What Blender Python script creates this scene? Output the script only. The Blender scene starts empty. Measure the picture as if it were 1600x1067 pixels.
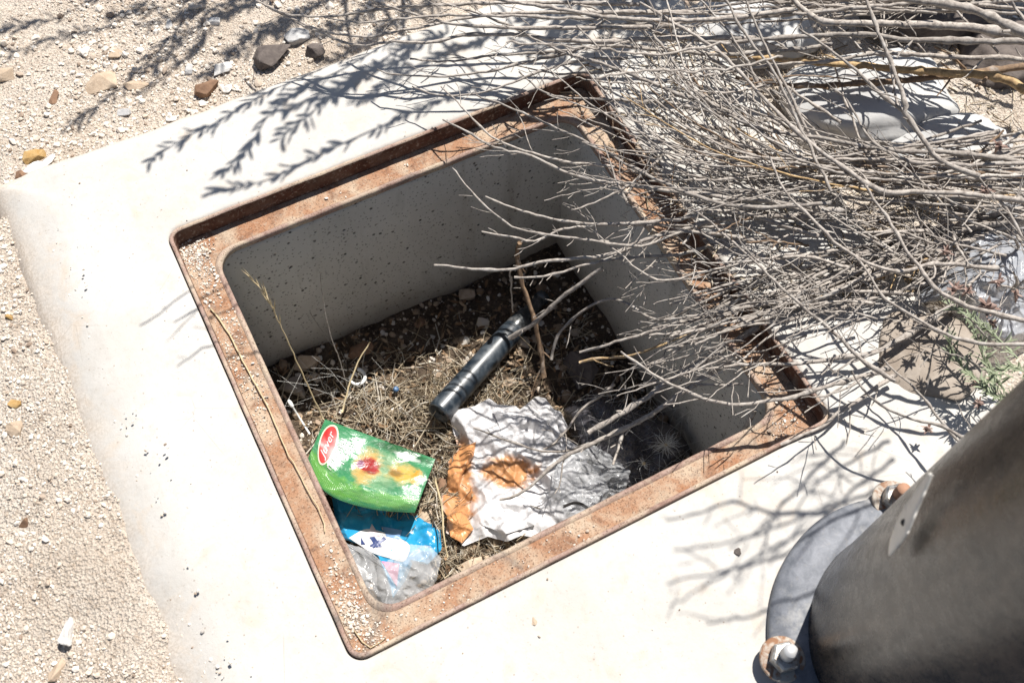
import bpy, bmesh, math, random
from mathutils import Vector, Matrix, noise
import numpy as np

# ------------------------------------------------------------------ camera, sky, sun, exposure
scene = bpy.context.scene
C = scene.collection
CAM_R = ((0.88790211, 0.39884727, -0.22923939), (-0.45963184, 0.78992306, -0.40590656), (0.01918676, 0.46577101, 0.88469726))
CAM_P = Vector((-0.31542963, -0.63348195, 1.28706263))
FPX = 1638.69                                    # focal length in pixels of a 1600 x 1067 frame
cam_data = bpy.data.cameras.new('camera'); cam = bpy.data.objects.new('camera', cam_data); C.objects.link(cam)
M4 = Matrix(CAM_R).to_4x4(); M4.translation = CAM_P
cam.matrix_world = M4
cam_data.sensor_width = 36.0; cam_data.lens = 36.0*FPX/1600.0
cam_data.clip_start = 0.02; cam_data.clip_end = 500
cam_data.dof.use_dof = True; cam_data.dof.focus_distance = 1.56; cam_data.dof.aperture_fstop = 6.3
scene.camera = cam
SUN = Vector((0.45, 0.30, 1.0)).normalized()      # towards the sun
world = bpy.data.worlds.new('World'); scene.world = world; world.use_nodes = True
wn = world.node_tree.nodes; wl = world.node_tree.links
sky = wn.new('ShaderNodeTexSky'); sky.sky_type = 'NISHITA'; sky.sun_disc = False
sky.sun_elevation = math.asin(SUN.z); sky.sun_rotation = math.atan2(SUN.x, SUN.y)
bg = wn['Background']; bg.inputs['Strength'].default_value = 0.05
wl.new(sky.outputs[0], bg.inputs[0])
sun_d = bpy.data.lights.new('sun', 'SUN'); sun_d.energy = 5.0; sun_d.angle = math.radians(0.55); sun_d.color = (1.0, 0.955, 0.89)
sun = bpy.data.objects.new('sun', sun_d); C.objects.link(sun)
sun.rotation_euler = (-SUN).to_track_quat('-Z', 'Y').to_euler(); sun.location = (2, 1.5, 5)
vs = scene.view_settings
vs.view_transform = 'Standard'; vs.look = 'None'; vs.gamma = 1.0; vs.exposure = 0.64; vs.use_curve_mapping = False
scene.cycles.max_bounces = 8; scene.cycles.transparent_max_bounces = 16

# ------------------------------------------------------------------ helpers
RT = Matrix(CAM_R)
def P(px, py, z=0.0):
    """Point of the place at height z that lies under a measured photo position."""
    d = RT @ Vector((px-800.0, 533.5-py, -FPX))
    t = (z-CAM_P.z)/d.z
    return CAM_P + d*t

class MB:
    def __init__(s): s.v = []; s.f = []
    def add(s, p): s.v.append(tuple(p)); return len(s.v)-1
    def build(s, name, mat, parent=None, smooth=True):
        me = bpy.data.meshes.new(name); me.from_pydata(s.v, [], s.f); me.update()
        if smooth: me.polygons.foreach_set('use_smooth', [True]*len(me.polygons))
        return link(name, me, mat, parent)
    def tube(s, pts, rad, sides=5, root=None, cap=True):
        n = len(pts); prev = None; up = Vector((0.13, 0.21, 1)).normalized(); first = None
        for i in range(n):
            if root is not None and i == 0: continue
            t = (pts[min(i+1, n-1)]-pts[max(i-1, 0)])
            if t.length < 1e-9: t = Vector((1, 0, 0))
            t.normalize()
            a = t.cross(up)
            if a.length < 1e-4: a = t.cross(Vector((1, 0, 0)))
            a.normalize(); b = t.cross(a)
            ring = [s.add(pts[i]+(a*math.cos(k*2*math.pi/sides)+b*math.sin(k*2*math.pi/sides))*rad[i]) for k in range(sides)]
            if prev is None:
                first = ring
                if root is not None:
                    for k in range(sides): s.f.append((root, ring[(k+1) % sides], ring[k]))
                elif cap: s.f.append(tuple(ring))
            else:
                for k in range(sides): s.f.append((prev[k], prev[(k+1) % sides], ring[(k+1) % sides], ring[k]))
            prev = ring
        if cap: s.f.append(tuple(reversed(prev)))
        return first
    def grid(s, rows):
        idx = [[s.add(p) for p in r] for r in rows]
        for i in range(len(idx)-1):
            for j in range(len(idx[0])-1):
                s.f.append((idx[i][j], idx[i][j+1], idx[i+1][j+1], idx[i+1][j]))
        return idx
    def loops(s, loops, closed_ends=False):
        idx = [[s.add(p) for p in l] for l in loops]; n = len(idx[0])
        for i in range(len(idx)-1):
            for k in range(n):
                s.f.append((idx[i][k], idx[i][(k+1) % n], idx[i+1][(k+1) % n], idx[i+1][k]))
        return idx

def link(name, me, mat, parent=None):
    o = bpy.data.objects.new(name, me); C.objects.link(o)
    if mat is not None: me.materials.append(mat)
    if parent is not None: o.parent = parent
    return o
def tag(o, label=None, cat=None, group=None, kind=None):
    if label: o['label'] = label
    if cat: o['category'] = cat
    if group: o['group'] = group
    if kind: o['kind'] = kind
    return o
def thing(name, label, cat, group=None):
    o = bpy.data.objects.new(name, None); C.objects.link(o); o.empty_display_size = 0.05
    return tag(o, label, cat, group)
def lathe(mb, prof, center, axis=Vector((0, 0, 1)), n=32, close=True):
    axis = axis.normalized(); a = axis.orthogonal().normalized(); b = axis.cross(a)
    loops = [[center+axis*z+(a*math.cos(k*2*math.pi/n)+b*math.sin(k*2*math.pi/n))*r for k in range(n)] for r, z in prof]
    idx = mb.loops(loops)
    if close: mb.f.append(tuple(reversed(idx[0]))); mb.f.append(tuple(idx[-1]))
def catmull(pts, step):
    out = []; n = len(pts)
    for i in range(n-1):
        p0, p1, p2, p3 = pts[max(i-1, 0)], pts[i], pts[i+1], pts[min(i+2, n-1)]
        k = max(1, int((p2-p1).length/step))
        for j in range(k):
            t = j/k
            out.append(0.5*((2*p1)+(p2-p0)*t+(2*p0-5*p1+4*p2-p3)*t*t+(3*p1-p0-3*p2+p3)*t**3))
    out.append(pts[-1].copy()); return out

# ------------------------------------------------------------------ materials
class Mat:
    def __init__(s, name, rough=0.8, metal=0.0, spec=0.5):
        s.m = bpy.data.materials.new(name); s.m.use_nodes = True
        s.t = s.m.node_tree; s.n = s.t.nodes; s.l = s.t.links
        s.b = s.n['Principled BSDF']; s.b.inputs['Roughness'].default_value = rough
        s.b.inputs['Metallic'].default_value = metal; s.b.inputs['Specular IOR Level'].default_value = spec
        s.tc = s.n.new('ShaderNodeTexCoord')
    def noise(s, scale, detail=4, rough=0.55, dist=0.0, coord='Object', stretch=None):
        n = s.n.new('ShaderNodeTexNoise'); n.inputs['Scale'].default_value = scale; n.inputs['Detail'].default_value = detail
        n.inputs['Roughness'].default_value = rough; n.inputs['Distortion'].default_value = dist
        src = s.tc.outputs[coord]
        if stretch:
            mp = s.n.new('ShaderNodeMapping'); mp.inputs['Scale'].default_value = stretch; s.l.new(src, mp.inputs[0]); src = mp.outputs[0]
        s.l.new(src, n.inputs['Vector']); return n.outputs['Fac']
    def voro(s, scale, feature='F1', coord='Object', rnd=1.0):
        n = s.n.new('ShaderNodeTexVoronoi'); n.feature = feature; n.inputs['Scale'].default_value = scale; n.inputs['Randomness'].default_value = rnd
        s.l.new(s.tc.outputs[coord], n.inputs['Vector']); return n.outputs['Distance']
    def vcol(s, scale, coord='Object'):
        n = s.n.new('ShaderNodeTexVoronoi'); n.inputs['Scale'].default_value = scale
        s.l.new(s.tc.outputs[coord], n.inputs['Vector']); return n.outputs['Color']
    def ramp(s, fac, stops, interp='LINEAR'):
        r = s.n.new('ShaderNodeValToRGB'); r.color_ramp.interpolation = interp
        e = r.color_ramp.elements
        while len(e) < len(stops): e.new(0.5)
        for q, (p, c) in zip(e, stops):
            q.position = p; q.color = (*(c if isinstance(c, tuple) else (c, c, c)), 1)
        s.l.new(fac, r.inputs[0]); return r.outputs[0]
    def mix(s, fac, a, b, mode='MIX'):
        n = s.n.new('ShaderNodeMix'); n.data_type = 'RGBA'; n.blend_type = mode
        for sock, v in ((n.inputs[0], fac), (n.inputs[6], a), (n.inputs[7], b)):
            if isinstance(v, (int, float)): sock.default_value = v
            elif isinstance(v, tuple): sock.default_value = (*v, 1)
            else: s.l.new(v, sock)
        return n.outputs[2]
    def math(s, op, a, b=0.5):
        n = s.n.new('ShaderNodeMath'); n.operation = op
        for sock, v in ((n.inputs[0], a), (n.inputs[1], b)):
            if isinstance(v, (int, float)): sock.default_value = v
            else: s.l.new(v, sock)
        return n.outputs[0]
    def blob(s, u, v, ru, rv, coord='UV', soft=0.35):
        """soft elliptic mask in UV"""
        mp = s.n.new('ShaderNodeMapping'); mp.vector_type = 'POINT'
        mp.inputs['Location'].default_value = (-u/ru, -v/rv, 0); mp.inputs['Scale'].default_value = (1/ru, 1/rv, 0)
        s.l.new(s.tc.outputs[coord], mp.inputs[0])
        ln = s.n.new('ShaderNodeVectorMath'); ln.operation = 'LENGTH'; s.l.new(mp.outputs[0], ln.inputs[0])
        nz = s.noise(11, 3, 0.6, 0.5, coord)
        a = s.math('ADD', ln.outputs['Value'], s.math('MULTIPLY', s.math('SUBTRACT', nz, 0.5), 1.1))
        return s.ramp(a, [(1-soft, 1.0), (1.0, 0.0)])
    def color(s, c):
        if isinstance(c, tuple): s.b.inputs['Base Color'].default_value = (*c, 1)
        else: s.l.new(c, s.b.inputs['Base Color'])
        return s
    def rand(s):
        n = s.n.new('ShaderNodeObjectInfo'); return n.outputs['Random']
    def bump(s, h, strength=0.3, dist=0.002):
        prev = s.b.inputs['Normal'].links
        b = s.n.new('ShaderNodeBump'); b.inputs['Strength'].default_value = strength; b.inputs['Distance'].default_value = dist
        s.l.new(h, b.inputs['Height'])
        if prev: s.l.new(prev[0].from_socket, b.inputs['Normal'])
        s.l.new(b.outputs[0], s.b.inputs['Normal']); return s

# weathered pale concrete of the pad
m = Mat('pad_concrete', 0.88, spec=0.25)
base = m.mix(m.ramp(m.noise(5.5, 6, 0.6, 0.3), [(0.35, 0.0), (0.7, 1.0)]), (0.455, 0.436, 0.405), (0.515, 0.502, 0.48))
base = m.mix(m.ramp(m.noise(17, 5, 0.65, 0.6), [(0.56, 0.0), (0.72, 0.55)]), base, (0.50, 0.40, 0.30))
base = m.mix(m.ramp(m.noise(70, 5, 0.7, 0.4), [(0.5, 0.0), (0.75, 0.35)]), base, (0.36, 0.33, 0.29))
base = m.mix(m.ramp(m.noise(240, 2), [(0.66, 0.0), (0.74, 0.55)]), base, (0.30, 0.26, 0.22))
base = m.mix(m.ramp(m.voro(55), [(0.03, 0.8), (0.085, 0.0)]), base, (0.26, 0.21, 0.17))
sep = m.n.new('ShaderNodeSeparateXYZ'); m.l.new(m.tc.outputs['Object'], sep.inputs[0])
lowz = m.math('ADD', m.math('MULTIPLY', sep.outputs['Z'], -1.0), m.math('MULTIPLY', m.math('SUBTRACT', m.noise(26, 6, 0.7), 0.5), 0.03))
grain = m.mix(m.ramp(m.noise(260, 4, 0.75), [(0.4, 0.0), (0.6, 1.0)]), (0.42, 0.35, 0.28), (0.60, 0.53, 0.455))
base = m.mix(m.ramp(lowz, [(0.006, 0.0), (0.024, 0.9)]), base, grain)
lin = m.ramp(m.voro(7.5, 'DISTANCE_TO_EDGE'), [(0.0, 0.55), (0.004, 0.0)])
base = m.mix(m.mix(m.ramp(m.noise(6, 2), [(0.56, 0.0), (0.62, 1.0)]), (0, 0, 0), lin), base, (0.30, 0.26, 0.22))
m.color(base).bump(m.noise(420, 4, 0.7), 0.25, 0.0012).bump(m.noise(38, 5, 0.6), 0.35, 0.004)
MAT_PAD = m.m
m = Mat('pit_concrete', 0.9, spec=0.2)
base = m.mix(m.ramp(m.noise(7, 5, 0.6), [(0.3, 0.0), (0.7, 1.0)]), (0.43, 0.415, 0.385), (0.52, 0.505, 0.475))
pock = m.ramp(m.voro(66), [(0.09, 1.0), (0.2, 0.0)])
pick = m.ramp(m.noise(30, 3), [(0.42, 0.0), (0.52, 1.0)])
holes = m.mix(pick, (0, 0, 0), pock)
base = m.mix(m.ramp(m.voro(150), [(0.14, 0.75), (0.28, 0.0)]), base, (0.13, 0.125, 0.115))
base = m.mix(holes, base, (0.06, 0.055, 0.05))
base = m.mix(m.ramp(m.noise(55, 4, 0.6, 0.3, stretch=(1, 1, 0.05)), [(0.5, 0.0), (0.7, 0.4)]), base, (0.46, 0.44, 0.40))
base = m.mix(m.ramp(m.noise(9, 4, 0.7, 1.2, stretch=(1, 1, 0.12)), [(0.55, 0.0), (0.78, 0.55)]), base, (0.16, 0.12, 0.08))
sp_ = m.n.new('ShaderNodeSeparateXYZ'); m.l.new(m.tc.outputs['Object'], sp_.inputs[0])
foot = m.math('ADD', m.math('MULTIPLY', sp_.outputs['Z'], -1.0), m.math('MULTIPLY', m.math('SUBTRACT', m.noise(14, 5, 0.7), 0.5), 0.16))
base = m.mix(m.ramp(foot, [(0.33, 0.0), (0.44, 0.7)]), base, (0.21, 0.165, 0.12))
inv = m.math('SUBTRACT', 1.0, holes)
m.color(base).bump(inv, 0.7, 0.004).bump(m.noise(160, 4, 0.7), 0.3, 0.002)
MAT_PIT = m.m
def rust_mat(name, light, mid, dark, seed, dust=.9):
    m = Mat(name, 0.85, 0.0, 0.25)
    c = m.mix(m.ramp(m.noise(14+seed, 6, 0.65, 0.8), [(0.36, 0.0), (0.62, 1.0)]), mid, light)
    c = m.mix(m.ramp(m.noise(33+seed, 6, 0.7, 0.6), [(0.52, 0.0), (0.68, 0.85)]), c, dark)
    c = m.mix(m.ramp(m.noise(23-seed, 5, 0.6, 0.4), [(0.46, 0.0), (0.64, dust)]), c, (0.47, 0.385, 0.29))
    c = m.mix(m.ramp(m.noise(8, 5, 0.7, 1.0), [(0.58, 0.0), (0.68, 0.75)]), c, (0.13, 0.12, 0.11))
    c = m.mix(m.ramp(m.noise(500, 2), [(0.54, 0.0), (0.68, 0.75)]), c, (0.07, 0.035, 0.02))
    c = m.mix(m.ramp(m.noise(170, 4, 0.75), [(0.55, 0.0), (0.66, 0.6)]), c, (0.40, 0.33, 0.26))
    m.color(c).bump(m.noise(120, 6, 0.75), 0.6, 0.002)
    return m.m
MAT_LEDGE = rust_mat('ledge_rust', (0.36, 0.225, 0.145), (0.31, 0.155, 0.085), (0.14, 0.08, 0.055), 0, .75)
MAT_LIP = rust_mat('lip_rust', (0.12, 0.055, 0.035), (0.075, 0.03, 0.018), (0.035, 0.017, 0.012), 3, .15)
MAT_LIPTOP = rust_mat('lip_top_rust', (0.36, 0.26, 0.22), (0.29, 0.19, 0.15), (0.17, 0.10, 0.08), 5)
# dry sand and gravel
m = Mat('sand', 0.95, spec=0.1)
c = m.mix(m.ramp(m.noise(9, 5, 0.6), [(0.3, 0.0), (0.7, 1.0)]), (0.55, 0.465, 0.38), (0.64, 0.575, 0.50))
c = m.mix(m.ramp(m.noise(160, 4, 0.75), [(0.35, 0.75), (0.5, 0.0)]), c, (0.33, 0.25, 0.185))
c = m.mix(m.ramp(m.voro(300), [(0.1, 0.9), (0.35, 0.0)]), c, m.mix(m.noise(120, 1), (0.36, 0.27, 0.19), (0.78, 0.70, 0.6)))
m.color(c).bump(m.voro(260), 0.9, 0.004).bump(m.noise(120, 5, 0.75), 0.9, 0.006)
MAT_SAND = m.m
def pebble_mat(name, a, b, d):
    m = Mat(name, 0.9, spec=0.2)
    g = m.n.new('ShaderNodeNewGeometry')
    c = m.ramp(g.outputs['Random Per Island'], [(0.0, d), (0.16, a), (0.55, b), (0.9, (0.72, 0.67, 0.6)), (1.0, (0.42, 0.39, 0.36))])
    m.color(c).bump(m.noise(500, 3), 0.3, 0.001); return m.m
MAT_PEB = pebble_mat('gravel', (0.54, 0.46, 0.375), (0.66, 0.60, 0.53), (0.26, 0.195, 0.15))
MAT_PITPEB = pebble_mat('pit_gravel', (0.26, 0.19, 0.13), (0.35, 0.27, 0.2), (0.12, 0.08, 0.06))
def stone_mat(name, a, b, sc=60):
    m = Mat(name, 0.85, spec=0.25)
    c = m.mix(m.ramp(m.noise(sc, 5, 0.65, 0.5), [(0.35, 0.0), (0.65, 1.0)]), a, b)
    c = m.mix(m.ramp(m.noise(sc*6, 3), [(0.62, 0.0), (0.72, 0.6)]), c, tuple(x*0.45 for x in a))
    m.color(c).bump(m.noise(sc*4, 5, 0.7), 0.5, 0.002); return m.m
ST = {
 'tan': stone_mat('tan_stone', (0.38, 0.29, 0.21), (0.50, 0.40, 0.30)),
 'ochre': stone_mat('ochre_stone', (0.36, 0.21, 0.07), (0.44, 0.31, 0.15)),
 'white': stone_mat('white_stone', (0.62, 0.60, 0.57), (0.74, 0.73, 0.70)),
 'brown': stone_mat('brown_stone', (0.17, 0.10, 0.065), (0.26, 0.16, 0.10)),
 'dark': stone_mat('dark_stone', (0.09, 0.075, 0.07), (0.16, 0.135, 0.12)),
 'grey': stone_mat('grey_stone', (0.36, 0.36, 0.36), (0.47, 0.46, 0.45)),
 'boulder': stone_mat('boulder_stone', (0.40, 0.40, 0.40), (0.50, 0.495, 0.485), 14),
 'dun': stone_mat('dun_stone', (0.23, 0.19, 0.155), (0.36, 0.315, 0.27), 22),
}
m = Mat('pit_soil', 1.0, spec=0.05)
c = m.mix(m.ramp(m.noise(28, 5, 0.65), [(0.35, 0.0), (0.65, 1.0)]), (0.06, 0.043, 0.032), (0.15, 0.115, 0.085))
c = m.mix(m.ramp(m.noise(190, 4, 0.7), [(0.56, 0.0), (0.68, 0.8)]), c, (0.34, 0.26, 0.18))
m.color(c).bump(m.noise(90, 6, 0.75), 1.0, 0.012)
MAT_SOIL = m.m
def bark_mat(name, a, b, dark):
    m = Mat(name, 0.85, spec=0.2)
    c = m.mix(m.rand(), a, b)
    c = m.mix(m.ramp(m.noise(130, 4, 0.7, 0.5), [(0.42, 0.0), (0.64, 0.75)]), c, dark)
    c = m.mix(m.ramp(m.noise(45, 3, 0.6), [(0.55, 0.0), (0.75, 0.6)]), c, (0.52, 0.50, 0.475))
    m.color(c).bump(m.noise(260, 4, 0.7), 0.6, 0.0015); return m.m
MAT_BARK = bark_mat('grey_bark', (0.47, 0.425, 0.38), (0.33, 0.30, 0.27), (0.15, 0.125, 0.11))
MAT_TAN = bark_mat('peeled_tan_wood', (0.55, 0.38, 0.19), (0.50, 0.36, 0.20), (0.24, 0.155, 0.085))
MAT_PALE = bark_mat('bleached_bark', (0.58, 0.54, 0.49), (0.47, 0.44, 0.41), (0.24, 0.20, 0.17))
MAT_BROWN = bark_mat('brown_stem', (0.25, 0.17, 0.11), (0.22, 0.155, 0.105), (0.10, 0.07, 0.05))
m = Mat('straw', 0.8, spec=0.3)
g = m.n.new('ShaderNodeNewGeometry')
m.color(m.ramp(g.outputs['Random Per Island'], [(0.0, (0.13, 0.085, 0.05)), (0.35, (0.33, 0.265, 0.18)), (0.75, (0.48, 0.415, 0.31)), (1.0, (0.58, 0.54, 0.47))]))
MAT_STRAW = m.m
m = Mat('pale_stalk', 0.7, spec=0.3); m.color(m.mix(m.noise(60, 3), (0.60, 0.50, 0.32), (0.44, 0.35, 0.21))); MAT_STALK = m.m
m = Mat('dead_leaf', 0.85, spec=0.2)
g = m.n.new('ShaderNodeNewGeometry')
m.color(m.ramp(g.outputs['Random Per Island'], [(0.0, (0.10, 0.06, 0.035)), (0.5, (0.24, 0.15, 0.085)), (1.0, (0.40, 0.30, 0.2))])); MAT_LEAF = m.m
def leaf_mat(name, a, b):
    m = Mat(name, 0.65, spec=0.3)
    g = m.n.new('ShaderNodeNewGeometry')
    m.color(m.ramp(g.outputs['Random Per Island'], [(0.0, a), (1.0, b)])); return m.m
MAT_GREEN = leaf_mat('grey_green_leaf', (0.155, 0.19, 0.11), (0.31, 0.345, 0.235))
MAT_FLOWER = leaf_mat('dried_calyx', (0.16, 0.095, 0.075), (0.34, 0.25, 0.215))
# post
m = Mat('post_paint', 0.42, spec=0.45)
c = m.mix(m.ramp(m.noise(90, 6, 0.75, stretch=(1, 1, 0.35)), [(0.40, 0.0), (0.62, 1.0)]), (0.018, 0.016, 0.015), (0.062, 0.051, 0.042))
c = m.mix(m.ramp(m.noise(11, 5, 0.6), [(0.45, 0.0), (0.7, 0.75)]), c, (0.088, 0.073, 0.060))
c = m.mix(m.ramp(m.noise(300, 3), [(0.63, 0.0), (0.7, 0.8)]), c, (0.03, 0.028, 0.028))
m.color(c).bump(m.noise(130, 5, 0.7), 0.25, 0.0015)
m.l.new(m.ramp(m.noise(70, 5, 0.7), [(0.3, 0.18), (0.7, 0.38)]), m.b.inputs['Roughness'])
MAT_POST = m.m
m = Mat('galvanised', 0.62, 0.15, 0.35)
c = m.mix(m.ramp(m.noise(60, 5, 0.65, 0.6), [(0.35, 0.0), (0.65, 1.0)]), (0.12, 0.13, 0.15), (0.20, 0.21, 0.235))
c = m.mix(m.ramp(m.noise(210, 3), [(0.60, 0.0), (0.7, 0.8)]), c, (0.20, 0.20, 0.21))
c = m.mix(m.ramp(m.noise(24, 5, 0.7), [(0.56, 0.0), (0.70, 0.7)]), c, (0.31, 0.305, 0.295))
m.color(c).bump(m.noise(70, 4, 0.7), 0.4, 0.002)
MAT_GALV = m.m
m = Mat('washer_rust', 0.75, 0.15, 0.3)
c = m.mix(m.ramp(m.noise(75, 5, 0.7, 0.8), [(0.42, 0.0), (0.58, 1.0)]), (0.42, 0.38, 0.33), (0.24, 0.125, 0.07))
m.color(c).bump(m.noise(200, 4, 0.7), 0.5, 0.0015); MAT_WASH = m.m
m = Mat('nut_steel', 0.5, 0.5, 0.5)
m.color(m.mix(m.ramp(m.noise(110, 4, 0.7), [(0.45, 0.0), (0.62, 1.0)]), (0.44, 0.44, 0.43), (0.24, 0.20, 0.165))).bump(m.noise(300, 3), 0.3, 0.001); MAT_NUT = m.m
m = Mat('rod_zinc', 0.5, 0.35, 0.5); m.color(m.mix(m.noise(120, 4), (0.62, 0.63, 0.64), (0.45, 0.44, 0.43))); MAT_ROD = m.m
m = Mat('rod_rust', 0.8, 0.1, 0.3); m.color(m.mix(m.noise(150, 4), (0.42, 0.25, 0.17), (0.30, 0.16, 0.10))).bump(m.noise(300, 3), 0.5, 0.001); MAT_RODRUST = m.m
m = Mat('tag_metal', 0.5, 0.0, 0.4); m.color(m.mix(m.noise(60, 4, stretch=(1, 1, 6)), (0.72, 0.70, 0.66), (0.60, 0.58, 0.54))); MAT_TAG = m.m
m = Mat('black_rubber', 0.5); m.color(m.mix(m.noise(80, 3), (0.016, 0.015, 0.015), (0.035, 0.03, 0.03))); MAT_BLACK = m.m
# litter
def film(name, tint, clear, rough, gloss=0.25, bump=0.4):
    m = Mat(name, rough)
    m.color(m.mix(m.noise(20, 3), tint, tuple(min(1, x*1.15) for x in tint)))
    m.b.inputs['Roughness'].default_value = rough
    nz = m.noise(75, 4, 0.6, 1.0)
    m.bump(nz, bump, 0.004)
    tr = m.n.new('ShaderNodeBsdfTransparent'); tr.inputs[0].default_value = (0.95, 0.96, 0.97, 1)
    mx = m.n.new('ShaderNodeMixShader')
    out = m.n['Material Output']
    m.l.new(m.ramp(m.noise(30, 4, 0.6, 0.8), [(0.3, min(1, clear*1.15)), (0.7, clear*0.8)]), mx.inputs[0])
    m.l.new(m.b.outputs[0], mx.inputs[1]); m.l.new(tr.outputs[0], mx.inputs[2]); m.l.new(mx.outputs[0], out.inputs[0])
    return m.m
MAT_CLEAR = film('clear_film', (0.56, 0.57, 0.59), 0.62, 0.12)
MAT_MILKY = film('milky_film', (0.42, 0.44, 0.48), 0.38, 0.18)
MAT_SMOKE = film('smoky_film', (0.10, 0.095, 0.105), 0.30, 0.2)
MAT_WEB = film('web_hair', (0.72, 0.71, 0.68), 0.15, 0.6)
m = Mat('white_orange_film', 0.38)
orange = m.mix(m.noise(26, 4, 0.6), (0.52, 0.19, 0.05), (0.64, 0.38, 0.20))
msk = m.mix(1.0, m.blob(0.10, 0.36, 0.12, 0.40), m.blob(0.40, 0.49, 0.20, 0.13), 'ADD')
c = m.mix(msk, (0.70, 0.69, 0.70), orange)
m.color(c).bump(m.noise(70, 4, 0.6, 1.5), 0.2, 0.004); 
tl_ = m.n.new('ShaderNodeBsdfTranslucent'); m.l.new(c, tl_.inputs[0]); mx_ = m.n.new('ShaderNodeMixShader'); mx_.inputs[0].default_value = 0.22
m.l.new(m.b.outputs[0], mx_.inputs[1]); m.l.new(tl_.outputs[0], mx_.inputs[2]); m.l.new(mx_.outputs[0], m.n['Material Output'].inputs[0])
MAT_WHITEBAG = m.m
m = Mat('green_pouch_film', 0.28)
c = m.mix(m.noise(4, 3, 0.5, 0.6, 'UV'), (0.02, 0.145, 0.055), (0.055, 0.235, 0.11))
c = m.mix(m.blob(0.72, 0.93, 0.30, 0.09), c, (0.015, 0.085, 0.03))
c = m.mix(m.blob(0.30, 0.16, 0.42, 0.17), c, (0.09, 0.26, 0.05))
c = m.mix(m.blob(0.75, 0.17, 0.36, 0.13), c, (0.12, 0.30, 0.09))
c = m.mix(m.blob(0.62, 0.60, 0.27, 0.34, soft=0.6), c, (0.20, 0.31, 0.18))
c = m.mix(m.blob(0.76, 0.88, 0.13, 0.06), c, (0.46, 0.50, 0.47))
c = m.mix(m.blob(0.50, 0.58, 0.13, 0.30, soft=0.5), c, (0.46, 0.29, 0.09))
c = m.mix(m.blob(0.80, 0.62, 0.17, 0.19, soft=0.5), c, (0.48, 0.31, 0.07))
c = m.mix(m.blob(0.72, 0.60, 0.07, 0.08, soft=0.6), c, (0.26, 0.13, 0.03))
c = m.mix(m.blob(0.90, 0.60, 0.05, 0.16), c, (0.50, 0.22, 0.02))
c = m.mix(m.blob(0.505, 0.59, 0.10, 0.14), c, (0.26, 0.012, 0.015))
c = m.mix(m.blob(0.44, 0.57, 0.035, 0.08), c, (0.17, 0.05, 0.12))
c = m.mix(m.ramp(m.noise(26, 5, 0.7, 0.5, 'UV'), [(0.56, 0.0), (0.72, 0.35)]), c, (0.36, 0.40, 0.33))
c = m.mix(m.ramp(m.noise(5, 4, 0.7, 1.0, 'UV', (1, 2.4, 1)), [(0.5, 0.0), (0.68, 0.6)]), c, (0.02, 0.11, 0.05))
wv = m.n.new('ShaderNodeTexWave'); wv.inputs['Scale'].default_value = 22; wv.inputs['Distortion'].default_value = 0.6
m.l.new(m.tc.outputs['UV'], wv.inputs['Vector'])
low = m.blob(0.6, 0.0, 0.75, 0.22)
crimp = m.mix(low, (0.5, 0.5, 0.5), wv.outputs['Color'])
m.color(c).bump(crimp, 0.35, 0.003).bump(m.noise(9, 4, 0.6, 0.8, 'UV'), 0.3, 0.006)
MAT_GREENP = m.m
m = Mat('blue_film', 0.25)
m.color(m.mix(m.ramp(m.noise(28, 4, 0.6, 0.5), [(0.35, 0.0), (0.65, 1.0)]), (0.01, 0.20, 0.40), (0.03, 0.29, 0.50))).bump(m.noise(50, 4, 0.6, 1.0), 0.35, 0.005); MAT_BLUE = m.m
def flat(name, col, rough=0.4):
    m = Mat(name, rough); m.color(m.mix(m.noise(50, 3), col, tuple(min(1, x*0.88) for x in col))); return m.m
INK = {'red': flat('red_ink', (0.40, 0.02, 0.02)), 'cream': flat('cream_ink', (0.55, 0.51, 0.40)), 'white': flat('white_ink', (0.55, 0.55, 0.56)),
       'pale': flat('pale_pink_ink', (0.52, 0.45, 0.48)), 'pink': flat('pink_ink', (0.50, 0.16, 0.29)), 'navy': flat('navy_ink', (0.035, 0.055, 0.16)),
       'sky': flat('light_blue_ink', (0.16, 0.29, 0.50)), 'plastic': flat('white_plastic', (0.80, 0.80, 0.78)), 'cobalt': flat('cobalt_plastic', (0.05, 0.12, 0.24))}
m = Mat('bottle_glass', 0.05, spec=0.8)
m.color(m.mix(m.ramp(m.noise(42, 4, 0.6, 0.8), [(0.42, 0.0), (0.62, 1.0)]), (0.008, 0.016, 0.026), (0.055, 0.068, 0.082)))
m.b.inputs['Coat Weight'].default_value = 0.35; m.b.inputs['Coat Roughness'].default_value = 0.16
m.l.new(m.ramp(m.noise(60, 5, 0.7), [(0.35, 0.3), (0.75, 0.6)]), m.b.inputs['Roughness'])
MAT_GLASS = m.m
m = Mat('dusty_bottle_neck', 0.3, spec=0.6)
m.color(m.mix(m.ramp(m.noise(60, 5, 0.7), [(0.42, 0.0), (0.62, 1.0)]), (0.015, 0.02, 0.024), (0.13, 0.13, 0.13))); MAT_DUSTGLASS = m.m

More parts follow.
